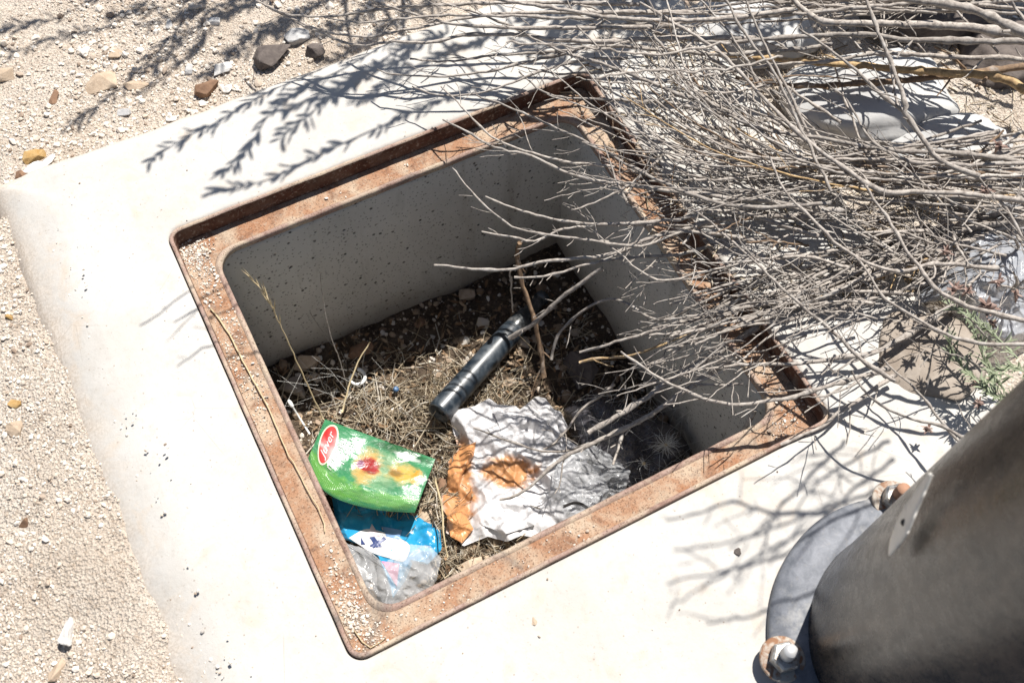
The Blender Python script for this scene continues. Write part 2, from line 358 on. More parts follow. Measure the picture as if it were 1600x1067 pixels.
# ------------------------------------------------------------------ setting: ground
PX0, PX1, PY0, PY1 = -0.552, 0.585, -1.15, 0.552          # outline of the concrete pad
def nz(x, y, s, seed=0.0): return noise.noise(Vector((x*s+seed, y*s-seed*0.7, seed*1.3)))
def ground_z(x, y):
    z = -0.052 + 0.010*nz(x, y, 3.1, 2) + 0.006*nz(x, y, 11, 5) + 0.0035*nz(x, y, 37, 8) + 0.0018*nz(x, y, 95, 3)
    d = PX0 - x
    if -0.05 < d < 0.35 and y < 0.5: z += 0.034*math.exp(-((d-0.01)/0.13)**2)*(0.7+0.3*min(1, max(0, 0.5-y)))
    return z
def axis(lo, hi, n, far):
    a = list(np.linspace(lo, hi, n)); st = (hi-lo)/n; l = []; v = lo; r = []; w = hi
    while v > -far: st *= 1.35; v -= st; l.append(v)
    st = (hi-lo)/n
    while w < far: st *= 1.35; w += st; r.append(w)
    return l[::-1]+a+r
gx = axis(-1.0, 1.3, 250, 60); gy = axis(-0.9, 1.25, 240, 60)
mb = MB()
idx = [[mb.add((x, y, ground_z(x, y))) for x in gx] for y in gy]
for j in range(len(gy)-1):
    for i in range(len(gx)-1):
        cx, cy = (gx[i]+gx[i+1])/2, (gy[j]+gy[j+1])/2
        if PX0+0.07 < cx < PX1-0.07 and PY0+0.1 < cy < PY1-0.07: continue
        mb.f.append((idx[j][i], idx[j][i+1], idx[j+1][i+1], idx[j+1][i]))
ground = tag(mb.build('ground', MAT_SAND), kind='structure')

# ------------------------------------------------------------------ rounded rectangles
def rrect(hx, hy, r, nc=10, ns=36, sx=0.0, sy=0.0):
    pts = []
    cs = [(hx-r, hy-r, 0), (-hx+r, hy-r, 90), (-hx+r, -hy+r, 180), (hx-r, -hy+r, 270)]
    for q in range(4):
        cx, cy, a0 = cs[q]
        for k in range(nc+1):
            a = math.radians(a0+90*k/nc); pts.append((cx+r*math.cos(a)+sx, cy+r*math.sin(a)+sy))
        nx, ny, na = cs[(q+1) % 4]
        e0 = pts[-1]; e1 = (nx+r*math.cos(math.radians(na))+sx, ny+r*math.sin(math.radians(na))+sy)
        for k in range(1, ns): t = k/ns; pts.append((e0[0]+(e1[0]-e0[0])*t, e0[1]+(e1[1]-e0[1])*t))
    return pts
HX, HY = 0.350, 0.343          # outside of the steel frame
IX, IY = 0.2985, 0.2935        # clear opening
LED = -0.029                   # ledge height
# ------------------------------------------------------------------ concrete pad with the pit
pad = thing('concrete_pad', 'pale weathered concrete pad round the open pit, edges buried in sand', 'concrete pad')
def pad_z(x, y): return 0.0018*nz(x, y, 6, 1)+0.0012*nz(x, y, 25, 4)
inner = rrect(HX+0.0012, HY+0.0012, 0.0215, 10, 60)
pcx, pcy = (PX0+PX1)/2, (PY0+PY1)/2
mb = MB(); loops = []
loops.append([(x, y, -0.05) for x, y in inner]); loops.append([(x, y, -0.004) for x, y in inner])
loops.append([(x*1.004, y*1.004, -0.0008+pad_z(x, y)*0.4) for x, y in inner])
# outer loop: the radial projection onto the pad outline, rounded
def outer_pt(x, y, grow):
    a = math.atan2(y, x); c, s = math.cos(a), math.sin(a); best = 9
    for e, d in ((PX1+grow, c), (PX0-grow, c), (PY1+grow, s), (PY0-grow, s)):
        if abs(d) > 1e-6 and e/d > 0: best = min(best, e/d)
    return c*best, s*best
NR = 26
def left_w(x, y):            # the left shoulder is worn into a broad slope
    ox, oy = outer_pt(x, y, 0)
    return min(1.0, max(0.0, (PX0+0.06-ox)/0.05)) if ox < PX0+0.06 else 0.0
for k in range(1, NR+1):
    t = (k/NR)
    lp = []
    for x, y in inner:
        w = left_w(x, y)
        ox, oy = outer_pt(x, y, -0.035-0.035*w+0.005*nz(x, y, 5, 9))
        px, py = x+(ox-x)*t, y+(oy-y)*t
        lp.append((px, py, pad_z(px, py)-0.003*max(0, t-0.75)))
    loops.append(lp)
for g, gl, z in ((-0.022, -0.052, -0.0035), (-0.010, -0.030, -0.010), (0.0, -0.010, -0.0185), (0.006, 0.006, -0.029), (0.012, 0.016, -0.05), (0.02, 0.024, -0.16)):
    lp = []
    for x, y in inner:
        w = left_w(x, y)
        ox, oy = outer_pt(x, y, g*(1-w)+gl*w+0.004*nz(x, y, 7, 9)); lp.append((ox, oy, z+0.004*nz(ox, oy, 18, 6)))
    loops.append(lp)
mb.loops(loops); mb.build('slab', MAT_PAD, pad)
def wall(name, axis_, sgn):
    mb = MB(); rows = []
    L = 0.34; n = 60; mz = 36
    for j in range(mz+1):
        z = -0.0375 - (0.47)*j/mz
        row = []
        for i in range(n+1):
            s = -L+2*L*i/n
            off = 0.0018*noise.noise(Vector((s*9, z*9, axis_*5+sgn*3)))+0.0009*noise.noise(Vector((s*60, z*60, axis_*7+sgn)))
            d = (IX+0.002 if axis_ == 0 else IY+0.002)+off
            row.append((sgn*d, s, z) if axis_ == 0 else (s, sgn*d, z))
        rows.append(row)
    # thickness: add the outside face
    back = []
    for row in (rows[0], rows[-1]):
        back.append([((p[0]+sgn*0.038, p[1], p[2]) if axis_ == 0 else (p[0], p[1]+sgn*0.038, p[2])) for p in row])
    mb.grid([back[0]]+rows+[back[1]])
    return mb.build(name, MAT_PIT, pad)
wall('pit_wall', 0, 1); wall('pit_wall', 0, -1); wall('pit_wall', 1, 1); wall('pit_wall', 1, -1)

# ------------------------------------------------------------------ steel frame
frame = thing('steel_frame', 'rusty square steel manhole frame with stepped ledge, set in the concrete', 'manhole frame')
def wob(x, y, a=0.0008, s=25, seed=0): return a*nz(x, y, s, seed)
def ring(name, prof, mat, parent, ns=60):
    """prof: list of (hx, hy, r, z)"""
    mb = MB(); lps = []
    for hx, hy, r, z in prof:
        lps.append([(x+wob(x, y, .0006, 30, 3), y+wob(x, y, .0006, 30, 7), z+wob(x, y, 0.0009, 22, 5)+wob(x, y, 0.0004, 110, 2)) for x, y in rrect(hx, hy, r, 10, ns)])
    mb.loops(lps+[lps[0]] if False else lps); return mb.build(name, mat, parent)
LT = 0.0062
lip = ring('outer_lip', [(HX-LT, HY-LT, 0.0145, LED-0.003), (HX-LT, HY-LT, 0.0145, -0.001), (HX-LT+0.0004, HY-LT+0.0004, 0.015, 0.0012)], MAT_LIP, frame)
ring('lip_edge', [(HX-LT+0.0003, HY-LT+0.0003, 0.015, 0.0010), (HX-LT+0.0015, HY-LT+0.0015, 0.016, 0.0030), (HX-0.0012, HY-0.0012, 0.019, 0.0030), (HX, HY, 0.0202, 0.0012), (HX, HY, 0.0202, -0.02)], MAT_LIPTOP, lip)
led = ring('ledge', [(HX-LT+0.001, HY-LT+0.001, 0.015, LED), (HX-0.018, HY-0.018, 0.02, LED+0.0003), (IX+0.022, IY+0.022, 0.034, LED), (IX+0.008, IY+0.008, 0.0345, LED)], MAT_LEDGE, frame)
ring('inner_rim', [(IX+0.0078, IY+0.0078, 0.0345, LED), (IX+0.0055, IY+0.0055, 0.0345, LED+0.0022), (IX+0.0025, IY+0.0025, 0.034, LED+0.0026), (IX, IY, 0.033, LED+0.0004), (IX, IY, 0.033, LED-0.0085), (IX+0.03, IY+0.03, 0.036, LED-0.0087)], MAT_LIPTOP, led)

# ------------------------------------------------------------------ pit floor
def floor_z(x, y):
    z = -0.412+0.012*nz(x, y, 6, 3)+0.007*nz(x, y, 19, 5)+0.004*nz(x, y, 55, 1)
    z += 0.035*math.exp(-(((x+0.12)/0.22)**2+((y+0.10)/0.24)**2))
    z += 0.02*max(0, -y-0.15)/0.15
    return z
mb = MB(); N = 120
mb.grid([[(x, y, floor_z(x, y)) for x in np.linspace(-0.325, 0.325, N)] for y in np.linspace(-0.325, 0.325, N)])
tag(mb.build('pit_floor', MAT_SOIL), kind='structure')

# ------------------------------------------------------------------ gravel (uncountable)
ICO = bmesh.new(); bmesh.ops.create_icosphere(ICO, subdivisions=1, radius=1.0)
ICO_V = np.array([v.co[:] for v in ICO.verts]); ICO_F = np.array([[v.index for v in f.verts] for f in ICO.faces]); ICO.free()
def scatter(name, spots, mat, seed, sink=0.25, flat_=0.75):
    """spots: list of (x, y, z, size); one mesh of pebbles"""
    rs = np.random.RandomState(seed); V = []; F = []; k = len(ICO_V)
    for n_, (x, y, z, s) in enumerate(spots):
        q = rs.normal(size=(3, 3)); q, _ = np.linalg.qr(q)
        sc = s*np.array([1, rs.uniform(0.6, 1), rs.uniform(0.45, 0.85)])
        v = (ICO_V*rs.uniform(0.72, 1.2, (k, 1))*sc) @ q.T
        v[:, 2] *= flat_
        V.append(v+np.array([x, y, z+s*(0.5-sink)])); F.append(ICO_F+n_*k)
    V = np.concatenate(V); F = np.concatenate(F)
    me = bpy.data.meshes.new(name); me.from_pydata(V.tolist(), [], F.tolist()); me.update()
    return tag(link(name, me, mat), kind='stuff')
rnd = random.Random(5)
spots = []
while len(spots) < 20000:
    px, py = rnd.uniform(-40, 640), rnd.uniform(-40, 1100)
    p = P(px, py, -0.045)
    x, y = p.x, p.y
    inside = x > PX0-0.010+0.09*max(0.0, rnd.gauss(0, .45))+0.010*nz(x, y, 7, 9) and y < PY1-0.004
    if inside: continue
    if nz(x, y, 6, 4)+0.5*nz(x, y, 17, 6)+0.55*rnd.random() < -0.02: continue
    s = min(0.0085, 0.00115*math.exp(rnd.gauss(0.2, 0.66)))
    if x < PX0 and y < 0.4: s *= 0.68
    zz = ground_z(x, y)
    if x > PX0-0.004 and y < PY1-0.03: zz = max(zz, -0.029+(x-PX0+0.004)*0.45); s = min(s, 0.003)
    spots.append((x, y, zz, s))
scatter('gravel', spots, MAT_PEB, 1)
spots = []
for i in range(1800):     # beyond the pad on the right
    p = P(rnd.uniform(880, 1640), rnd.uniform(-40, 620), -0.045)
    if p.x < PX1+0.01 and p.y < PY1: continue
    spots.append((p.x, p.y, ground_z(p.x, p.y), min(0.01, 0.0018*math.exp(rnd.gauss(0.2, 0.6)))))
scatter('gravel', spots, MAT_PEB, 4)
spots = []
def ledge_heap(px, py, sx, sy, n, smax=0.0028):
    for i in range(n):
        p = P(rnd.gauss(px, sx), rnd.gauss(py, sy), LED)
        ax, ay = abs(p.x), abs(p.y)
        if ax > HX-LT-0.001 or ay > HY-LT-0.001 or (ax < IX+0.008 and ay < IY+0.008): continue
        s = min(smax, 0.0007*math.exp(rnd.gauss(0.2, 0.6)))
        spots.append((p.x, p.y, LED+rnd.random()*0.0015, s))
ledge_heap(303, 398, 18, 13, 900, 0.0036); ledge_heap(322, 438, 10, 22, 420, 0.004); ledge_heap(362, 545, 14, 40, 500, 0.0025)
ledge_heap(400, 630, 14, 40, 260); ledge_heap(548, 960, 16, 32, 900, 0.003); ledge_heap(580, 990, 20, 14, 260); ledge_heap(515, 900, 10, 30, 160)
ledge_heap(690, 935, 60, 30, 140, 0.003); ledge_heap(860, 860, 60, 30, 160, 0.0036); ledge_heap(1215, 590, 20, 40, 260, 0.004); ledge_heap(1225, 655, 20, 20, 200, 0.004)
ledge_heap(520, 285, 90, 40, 120, 0.004); ledge_heap(700, 222, 70, 30, 50, 0.003); ledge_heap(900, 165, 30, 14, 120, 0.003)
scatter('ledge_gravel', spots, MAT_PEB, 2, 0.3)
spots = []
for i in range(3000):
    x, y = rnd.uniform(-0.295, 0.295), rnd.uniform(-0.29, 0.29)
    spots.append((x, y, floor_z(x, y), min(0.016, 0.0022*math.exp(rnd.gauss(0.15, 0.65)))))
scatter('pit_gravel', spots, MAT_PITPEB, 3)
spots = []
for i in range(260):
    p = P(rnd.uniform(60, 1250), rnd.uniform(60, 1060), 0)
    if abs(p.x) < HX+0.004 and abs(p.y) < HY+0.004 or p.x < PX0+0.03 or p.y > PY1-0.04 or p.x > PX1-0.04: continue
    spots.append((p.x, p.y, pad_z(p.x, p.y), min(0.0024, 0.0006*math.exp(rnd.gauss(0.0, 0.6)))))
scatter('pad_grit', spots, MAT_PITPEB, 6, 0.2)

# ------------------------------------------------------------------ single stones
def stone(px, py, wpx, hpx, ang, mat, label, z=None, thick=0.6, seed=0, group='loose stones on the sand', tilt=0.0, name='stone', npts=13, cat='stone'):
    c = P(px, py, -0.045 if z is None else z)
    if z is None: c.z = ground_z(c.x, c.y)
    dist = (c-CAM_P).length; k = dist/FPX
    a, b = wpx*k/2, hpx*k/2*1.12; h = min(a, b)*thick
    rr = random.Random(seed*7+11); bm = bmesh.new()
    for i in range(npts):
        d = Vector((rr.gauss(0, 1), rr.gauss(0, 1), rr.gauss(0, 1))).normalized()
        q = Vector((math.copysign(abs(d.x)**0.8, d.x)*a, math.copysign(abs(d.y)**0.8, d.y)*b, d.z*h))*rr.uniform(0.8, 1.0); bm.verts.new(q)
    r_ = bmesh.ops.convex_hull(bm, input=bm.verts)
    bmesh.ops.delete(bm, geom=[v for v in bm.verts if not v.link_faces], context='VERTS')
    bmesh.ops.bevel(bm, geom=bm.edges[:], offset=min(a, b, h)*0.09, segments=2, affect='EDGES', profile=0.6)
    bmesh.ops.triangulate(bm, faces=bm.faces[:])
    bmesh.ops.subdivide_edges(bm, edges=bm.edges[:], cuts=2, use_grid_fill=True)
    for v in bm.verts: v.co += v.normal*0.06*min(a, b)*noise.noise(v.co/max(a, 1e-4)*2.3+Vector((seed, 0, 0)))
    me = bpy.data.meshes.new(name); bm.to_mesh(me); bm.free()
    o = link(name, me, mat); o.location = c+Vector((0, 0, h*0.35)); o.rotation_euler = (tilt, 0, math.radians(ang-27))
    return tag(o, label, cat, group)
stone(155, 125, 80, 34, 22, ST['tan'], 'flat tan stone with a lifted edge, the largest lying out on the sunlit sand', thick=0.55, seed=1, tilt=0.25)
stone(84, 147, 14, 32, -8, ST['brown'], 'narrow brown shard standing just left of the flat tan stone', thick=0.9, seed=2)
stone(52, 245, 40, 26, 30, ST['ochre'], 'ochre stone leaning on two white stones near the pad corner', seed=3)
stone(52, 264, 34, 20, 35, ST['white'], 'white stone just below the ochre stone by the pad corner', seed=4)
stone(77, 250, 30, 14, 45, ST['white'], 'narrow white stone right of the ochre stone by the pad corner', seed=5)
stone(34, 275, 22, 18, 10, ST['brown'], 'small brown stone in front of the pair of white stones', seed=6)
stone(345, 108, 38, 24, 15, ST['white'], 'white wedge stone lying just above the dark brown stone', seed=7)
stone(326, 140, 48, 28, 20, ST['brown'], 'dark brown stone touching the upper edge of the pad below the white wedge', seed=8, thick=0.8)
stone(355, 138, 20, 16, 40, ST['white'], 'small white pebble right of the dark brown stone at the pad edge', seed=9)
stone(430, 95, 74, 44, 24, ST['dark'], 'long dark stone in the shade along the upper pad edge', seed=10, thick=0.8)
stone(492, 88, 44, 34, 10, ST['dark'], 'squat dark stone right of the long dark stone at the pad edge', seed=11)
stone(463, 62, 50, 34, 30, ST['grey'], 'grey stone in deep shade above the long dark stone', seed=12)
stone(192, 173, 24, 18, 0, ST['grey'], 'pale grey pebble between the flat tan stone and the pad', seed=13)
stone(211, 128, 40, 20, 10, ST['tan'], 'small tan slab right of the largest flat tan stone', seed=14, thick=0.5)
stone(118, 990, 34, 46, -6, ST['white'], 'white angular stone on the sand near the bottom left corner', seed=15, thick=0.9)
stone(92, 1050, 26, 40, -10, ST['tan'], 'tan stone below the white angular stone at the lower edge', seed=16)
stone(29, 676, 30, 26, 0, ST['tan'], 'lumpy tan clod at the left edge beside the pad', seed=17)
stone(30, 637, 28, 16, -10, ST['ochre'], 'yellowish clod above the lumpy tan clod at the left edge', seed=18)
stone(22, 508, 15, 14, 0, ST['ochre'], 'small ochre pebble on sand at the left edge beside the pad', seed=19)
stone(262, 35, 16, 20, 0, ST['grey'], 'grey pebble in the shadow blotch at the top left', seed=20)
stone(293, 105, 18, 20, 0, ST['grey'], 'round grey pebble left of the white wedge stone', seed=21)
stone(178, 82, 26, 16, 15, ST['tan'], 'tan pebble above the largest flat tan stone', seed=22)
stone(8, 118, 30, 30, 0, ST['tan'], 'tan stone cut by the left edge of the picture', seed=23)
stone(266, 178, 20, 16, 0, ST['white'], 'whitish pebble close to the pad below the dark brown stone', seed=24)
stone(132, 72, 16, 12, 0, ST['white'], 'tiny white pebble left of the tan pebble near the top', seed=25)
stone(335, 36, 22, 18, 0, ST['white'], 'white pebble lit between twig shadows at the top', seed=26)
stone(1152, 862, 13, 13, 0, ST['dark'], 'small dark pebble on the bare pad among twig shadows near the post', z=0.001, seed=41, group='pebbles on the pad')
stone(834, 970, 12, 15, 10, ST['tan'], 'tan crumb on the bare pad below the near rail', z=0.0, seed=42, group='pebbles on the pad')
stone(42, 823, 16, 30, -20, ST['brown'], 'reddish brown flake standing on the sand at the left edge', seed=43, thick=0.35, tilt=0.7)
# big stones right of the pad, and a low brown form on it
def boulder(px, py, wpx, hpx, ang, mat, label, z, thick, seed, cat='rock'):
    c = P(px, py, z); k = (c-CAM_P).length/FPX
    a, b = wpx*k/2, hpx*k/2*1.1; h = min(a, b)*thick
    bm = bmesh.new(); bmesh.ops.create_icosphere(bm, subdivisions=4, radius=1.0)
    for v in bm.verts:
        n = v.co.copy()
        f = 1+0.22*noise.noise(n*1.7+Vector((seed, 0, 0)))+0.06*noise.noise(n*4+Vector((seed, 3, 0)))+0.02*noise.noise(n*13)
        n = Vector((math.copysign(abs(n.x)**0.75, n.x), math.copysign(abs(n.y)**0.75, n.y), math.copysign(abs(n.z)**0.8, n.z)))
        v.co = Vector((n.x*a, n.y*b, n.z*h))*f
    me = bpy.data.meshes.new('rock'); bm.to_mesh(me); bm.free(); me.polygons.foreach_set('use_smooth', [True]*len(me.polygons))
    o = link('rock', me, mat); o.location = c; o.rotation_euler = (0, 0, math.radians(ang-27)); return tag(o, label, cat, 'rocks under the dry branches')
boulder(1350, 165, 250, 135, 10, ST['boulder'], 'smooth pale grey rock right of the frame under the peeled tan branch', -0.04, 0.6, 1)
boulder(1165, 55, 190, 110, 5, ST['boulder'], 'pale rock in blue shade under the branches at the top', -0.045, 0.6, 2)
boulder(1475, 250, 200, 120, 0, ST['boulder'], 'half hidden grey rock below the smooth rock, at the right', -0.05, 0.6, 3)
boulder(1450, 20, 170, 90, 0, ST['dark'], 'dark rock in the top right corner', -0.03, 0.7, 4)
boulder(1580, 90, 150, 100, 20, ST['dark'], 'dark rock at the right edge behind the thick upper branches', -0.05, 0.6, 5)
boulder(1452, 555, 160, 130, -12, ST['dun'], 'low brown lump on the pad between the grey-green sprig and post', -0.004, 0.2, 6)  # flattened brown form, darker than the pad around it

# ------------------------------------------------------------------ lamp post
post = thing('lamp_post', 'dark weathered steel post bolted to the concrete at the lower right', 'lamp post')
PC = Vector((0.272, -0.643, 0.0)); PR = 0.146
mb = MB()
prof = [(PR+0.002, 0.018), (PR+0.001, 0.03)]+[(PR-0.006*k/40, 0.04+3.2*k/40) for k in range(41)]
lathe(mb, prof, PC, n=96); mb.build('pole', MAT_POST, post)
mb = MB()
_n0 = len(mb.v); lathe(mb, [(0.10, 0.001), (0.190, 0.0015), (0.193, 0.004), (0.192, 0.010), (0.188, 0.0135), (0.181, 0.017), (0.172, 0.0215), (0.160, 0.0225), (0.150, 0.021), (0.10, 0.020)], PC, n=120, close=False)
mb.v = [(PC.x+(v[0]-PC.x)*(1+.012*nz(v[0], v[1], 14, 3)), PC.y+(v[1]-PC.y)*(1+.012*nz(v[0], v[1], 14, 3)), v[2]+(.0035*nz(v[0], v[1], 17, 5)+.002*nz(v[0], v[1], 45, 5) if v[2] > .005 else 0)) for v in mb.v]
flange = mb.build('base_flange', MAT_GALV, post)
def bolt(ang, rust):
    c = PC+Vector((math.cos(math.radians(ang)), math.sin(math.radians(ang)), 0))*0.182+Vector((0, 0, 0.0165))
    e = bpy.data.objects.new('anchor_bolt', None)
    mb = MB(); rod = lathe(mb, [(0.0088, -0.02), (0.0088, 0.041), (0.0078, 0.0445)], c, Vector((0.02, 0.03, 1)), n=20)
    b_ = mb.build('anchor_bolt', MAT_RODRUST if rust else MAT_ROD, post)
    mb = MB(); lathe(mb, [(0.008, 0.0), (0.0270, 0.0), (0.0275, 0.0015), (0.0270, 0.0042), (0.0255, 0.005), (0.008, 0.005)], c, n=36, close=False); mb.build('washer', MAT_WASH, b_)
    mb = MB(); lathe(mb, [(0.0150, 0.0055), (0.0178, 0.007), (0.0178, 0.022), (0.0152, 0.0240), (0.0085, 0.0243)], c, n=6, close=False); mb.build('nut', MAT_NUT, b_, smooth=False)
    for k in range(10):
        pass
for a_, r_ in ((157.5, False), (67.5, True), (-22.5, False), (247.5, True)): bolt(a_, r_)
# small metal tag riveted to the post: pointed strip that stands off the pole
mb = MB(); tp = []
def tag_pt(px, py, out):      # on the pole surface, pushed outwards
    d = (RT @ Vector((px-800.0, 533.5-py, -FPX))).normalized(); o = CAM_P-PC
    rr_ = PR+out; a = d.x**2+d.y**2; b = 2*(o.x*d.x+o.y*d.y); cc = o.x**2+o.y**2-rr_**2; q = b*b-4*a*cc
    t = (-b-math.sqrt(q))/(2*a) if q > 0 else -b/(2*a)
    return CAM_P+d*t
L1 = [(1452, 738), (1432, 766), (1412, 795), (1399, 824), (1391, 850), (1390, 868)]
L2 = [(1457, 740), (1445, 770), (1436, 790), (1427, 812), (1415, 838), (1391, 868)]
q0_ = tag_pt(1420, 810, 0.010); n_ = Vector((q0_.x-PC.x, q0_.y-PC.y, 0)).normalized()
def tab_pt(px, py):           # the tab lies in a plane tangent to the pole, a centimetre off it
    d = (RT @ Vector((px-800.0, 533.5-py, -FPX))); return CAM_P+d*((q0_-CAM_P).dot(n_)/d.dot(n_))
A_ = catmull([tab_pt(*q) for q in L1], 0.004); B_ = catmull([tab_pt(*q) for q in L2], 0.004)
nn = 30
ra = [A_[int(i*(len(A_)-1)/nn)] for i in range(nn+1)]; rb = [B_[int(i*(len(B_)-1)/nn)] for i in range(nn+1)]
front = [[ra[i].lerp(rb[i], t) for t in (0, .33, .66, 1)] for i in range(nn+1)]
mb.grid(front)
ht = mb.build('hatch_tab', MAT_TAG, post); sm = ht.modifiers.new('Solidify', 'SOLIDIFY'); sm.thickness = 0.0022; sm.offset = 0
mb = MB(); q = ra[19].lerp(rb[19], 0.5); lathe(mb, [(0.0036, -0.001), (0.0036, 0.0018), (0.002, 0.0028)], q, (CAM_P-q), n=18); mb.build('rivet', MAT_BLACK, ht)

# ------------------------------------------------------------------ dry shrubs
def jitter_path(pts, rr, amp):
    out = []; ph = rr.random()*50
    for i, p in enumerate(pts):
        q = Vector((noise.noise(Vector((i*0.33+ph, 0, 0))), noise.noise(Vector((i*0.33, ph, 0))), 0.6*noise.noise(Vector((i*0.33, 0, ph)))))
        q += 0.62*Vector((rr.uniform(-1, 1), rr.uniform(-1, 1), rr.uniform(-1, 1)))
        out.append(p+q*amp)
    return out
def grow(mb, path, r0, r1, rr, ntw, depth, root=None, sides=5, tl=(0.025, 0.085)):
    n = len(path)
    rad = []
    for i in range(n):
        t = i/max(1, n-1); r = r0+(r1-r0)*t
        if rr.random() < 0.2: r *= 1.38
        rad.append(r*rr.uniform(0.93, 1.07))
    start = len(mb.v); mb.tube(path, rad, sides, root)
    off = start if root is None else start-sides
    for k in range(ntw):
        i = rr.randint(max(1, int(n*0.12)), max(1, n-2))
        if i >= n-1: continue
        t = (path[i+1]-path[i-1]).normalized()
        side = t.cross(Vector((0, 0, 1)))
        if side.length < 0.01: side = Vector((1, 0, 0))
        side.normalize(); side = side*rr.choice((-1, 1))+Vector((0, 0, rr.uniform(-0.5, 0.7)))
        a = math.radians(rr.uniform(22, 64)); L = rr.uniform(*tl)*(0.6+0.6*(1-i/n))
        if rr.random() < 0.35: L *= 0.28
        d = (t*math.cos(a)+side.normalized()*math.sin(a)).normalized(); curl = (t-d)*rr.uniform(0.0, 0.6)
        m_ = max(2, int(L/0.011)); pts = [path[i].copy()]; p = path[i].copy()
        for j in range(m_):
            p = p+(d+curl*(j/m_)+0.16*Vector((rr.uniform(-1, 1), rr.uniform(-1, 1), rr.uniform(-1, 1)))).normalized()*(L/m_); pts.append(p.copy())
        q0 = max(0.0006, rad[i]*rr.uniform(0.34, 0.56))
        rt = off+sides*i+rr.randint(0, sides-1)
        grow(mb, pts, q0, max(0.0005, q0*0.5), rr, (rr.randint(0, 2) if L > 0.04 and depth > 0 else 0), depth-1, rt, 4, (0.012, 0.035))
def branch(parent, pts3, r0, r1, seed, ntw=6, mat=None, amp=0.0022, depth=1, tl=(0.025, 0.085), name='branch'):
    rr = random.Random(seed); mb = MB()
    path = jitter_path(catmull(pts3, 0.011), rr, amp)
    grow(mb, path, r0, r1, rr, ntw, depth, None, 6 if r0 > 0.003 else 5, tl)
    return mb.build(name, mat or MAT_BARK, parent)
def trace(parent, px, z0, z1, rpx0, rpx1, seed, ntw=6, mat=None, amp=0.0015, tl=(0.025, 0.085), sag=0.0):
    """px from the thick end to the tip, in photo positions; z0, z1 heights at the ends; radii in photo pixels"""
    n = len(px); pts = []
    for i, (x, y) in enumerate(px):
        t = i/(n-1); pts.append(P(x, y, z0+(z1-z0)*t-sag*math.sin(math.pi*t)))
    k0 = (pts[0]-CAM_P).length/FPX; k1 = (pts[-1]-CAM_P).length/FPX
    return branch(parent, pts, rpx0*k0*.92, rpx1*k1*.86, seed, ntw, mat, amp, tl=tl)
top_shrub = thing('dry_shrub', 'dry grey shrub whose long branches run left along the top edge', 'shrub', 'dry shrubs right of the pit')
mid_shrub = thing('dry_shrub', 'dense leafless grey shrub fanning out over the pit from the right', 'shrub', 'dry shrubs right of the pit')
low_shrub = thing('dry_shrub', 'dead branches lying in a bundle across the frame and down into the pit', 'shrub', 'dry shrubs right of the pit')
T = top_shrub; Md = mid_shrub; Lo = low_shrub
# traced stems -------------------------------------------------- top
trace(T, [(1700, 80), (1600, 56), (1495, 42), (1390, 38), (1306, 37), (1278, 31), (1240, 0), (1215, -30)], .14, .12, 7, 4, 1, 8)
trace(T, [(1700, 95), (1600, 52), (1512, 14), (1421, 0), (1340, -16)], .20, .20, 7, 5, 2, 4)
trace(T, [(1700, 68), (1600, 66), (1425, 63), (1344, 54), (1215, 60), (1120, 66), (1020, 52)], .15, .09, 5.5, 2.2, 3, 10)
trace(T, [(1700, 130), (1600, 95), (1500, 90), (1380, 84), (1290, 96), (1190, 104), (1120, 118)], .10, .06, 4.5, 2, 4, 10)
trace(T, [(1660, 170), (1600, 140), (1565, 122), (1470, 113), (1397, 108), (1257, 96), (1191, 91), (1110, 84)], .07, .05, 7, 3.5, 5, 3, MAT_TAN)
trace(T, [(1640, 100), (1540, 112), (1450, 122), (1360, 130), (1250, 134), (1150, 122)], .05, .04, 6, 3, 6, 8, MAT_BROWN)
trace(T, [(1180, 60), (1050, 60), (930, 66), (850, 60), (797, 54), (724, 56), (675, 65), (605, 66), (570, 72), (535, 66), (500, 52), (465, 36)], .10, .07, 4.5, 1.6, 7, 14)
trace(T, [(1060, 40), (940, 44), (820, 44), (710, 38), (640, 21), (587, 3), (560, -14)], .11, .10, 4, 1.8, 8, 10)
trace(T, [(1100, 20), (900, 20), (760, 24), (640, 46), (560, 58), (480, 40), (420, 12), (395, -6)], .10, .08, 3.4, 1.3, 9, 12)
trace(T, [(1000, 8), (820, 4), (700, 8), (600, 14), (520, 26), (455, 24), (400, 2)], .09, .09, 3.4, 1.3, 10, 10)
trace(T, [(940, 30), (800, 26), (690, 24), (600, 34), (540, 34), (505, 28)], .12, .10, 2.8, 1.2, 11, 8)
trace(T, [(1240, 15), (1120, 30), (980, 30), (860, 12), (740, -6)], .13, .12, 4, 2.5, 12, 8)
trace(T, [(1300, 70), (1180, 84), (1060, 82), (950, 72), (860, 82), (780, 86), (700, 96), (640, 92)], .07, .05, 3.5, 1.4, 13, 14)
# ---------------------------------------------------------------- middle fan
trace(Md, [(1640, 320), (1500, 302), (1425, 301), (1372, 297), (1306, 252), (1250, 210), (1180, 140), (1127, 84), (1040, 28), (1000, 4)], .12, .13, 4.2, 2, 20, 9)
trace(Md, [(1640, 260), (1500, 240), (1400, 236), (1300, 220), (1215, 206), (1155, 189), (1092, 147), (1040, 80), (1010, 40)], .10, .11, 4, 1.8, 21, 9)
trace(Md, [(1530, 275), (1480, 258), (1450, 232), (1432, 204), (1413, 175), (1416, 166), (1400, 120), (1388, 84), (1376, 60), (1358, 10), (1345, -20)], .14, .20, 4.6, 2.2, 22, 6)
trace(Md, [(1416, 178), (1370, 140), (1328, 102), (1284, 68), (1250, 46)], .155, .17, 3.2, 1.8, 23, 4)
trace(Md, [(1620, 254), (1530, 258), (1498, 258), (1424, 252), (1374, 230), (1346, 196), (1320, 152), (1296, 138)], .11, .13, 3.4, 1.5, 24, 5)
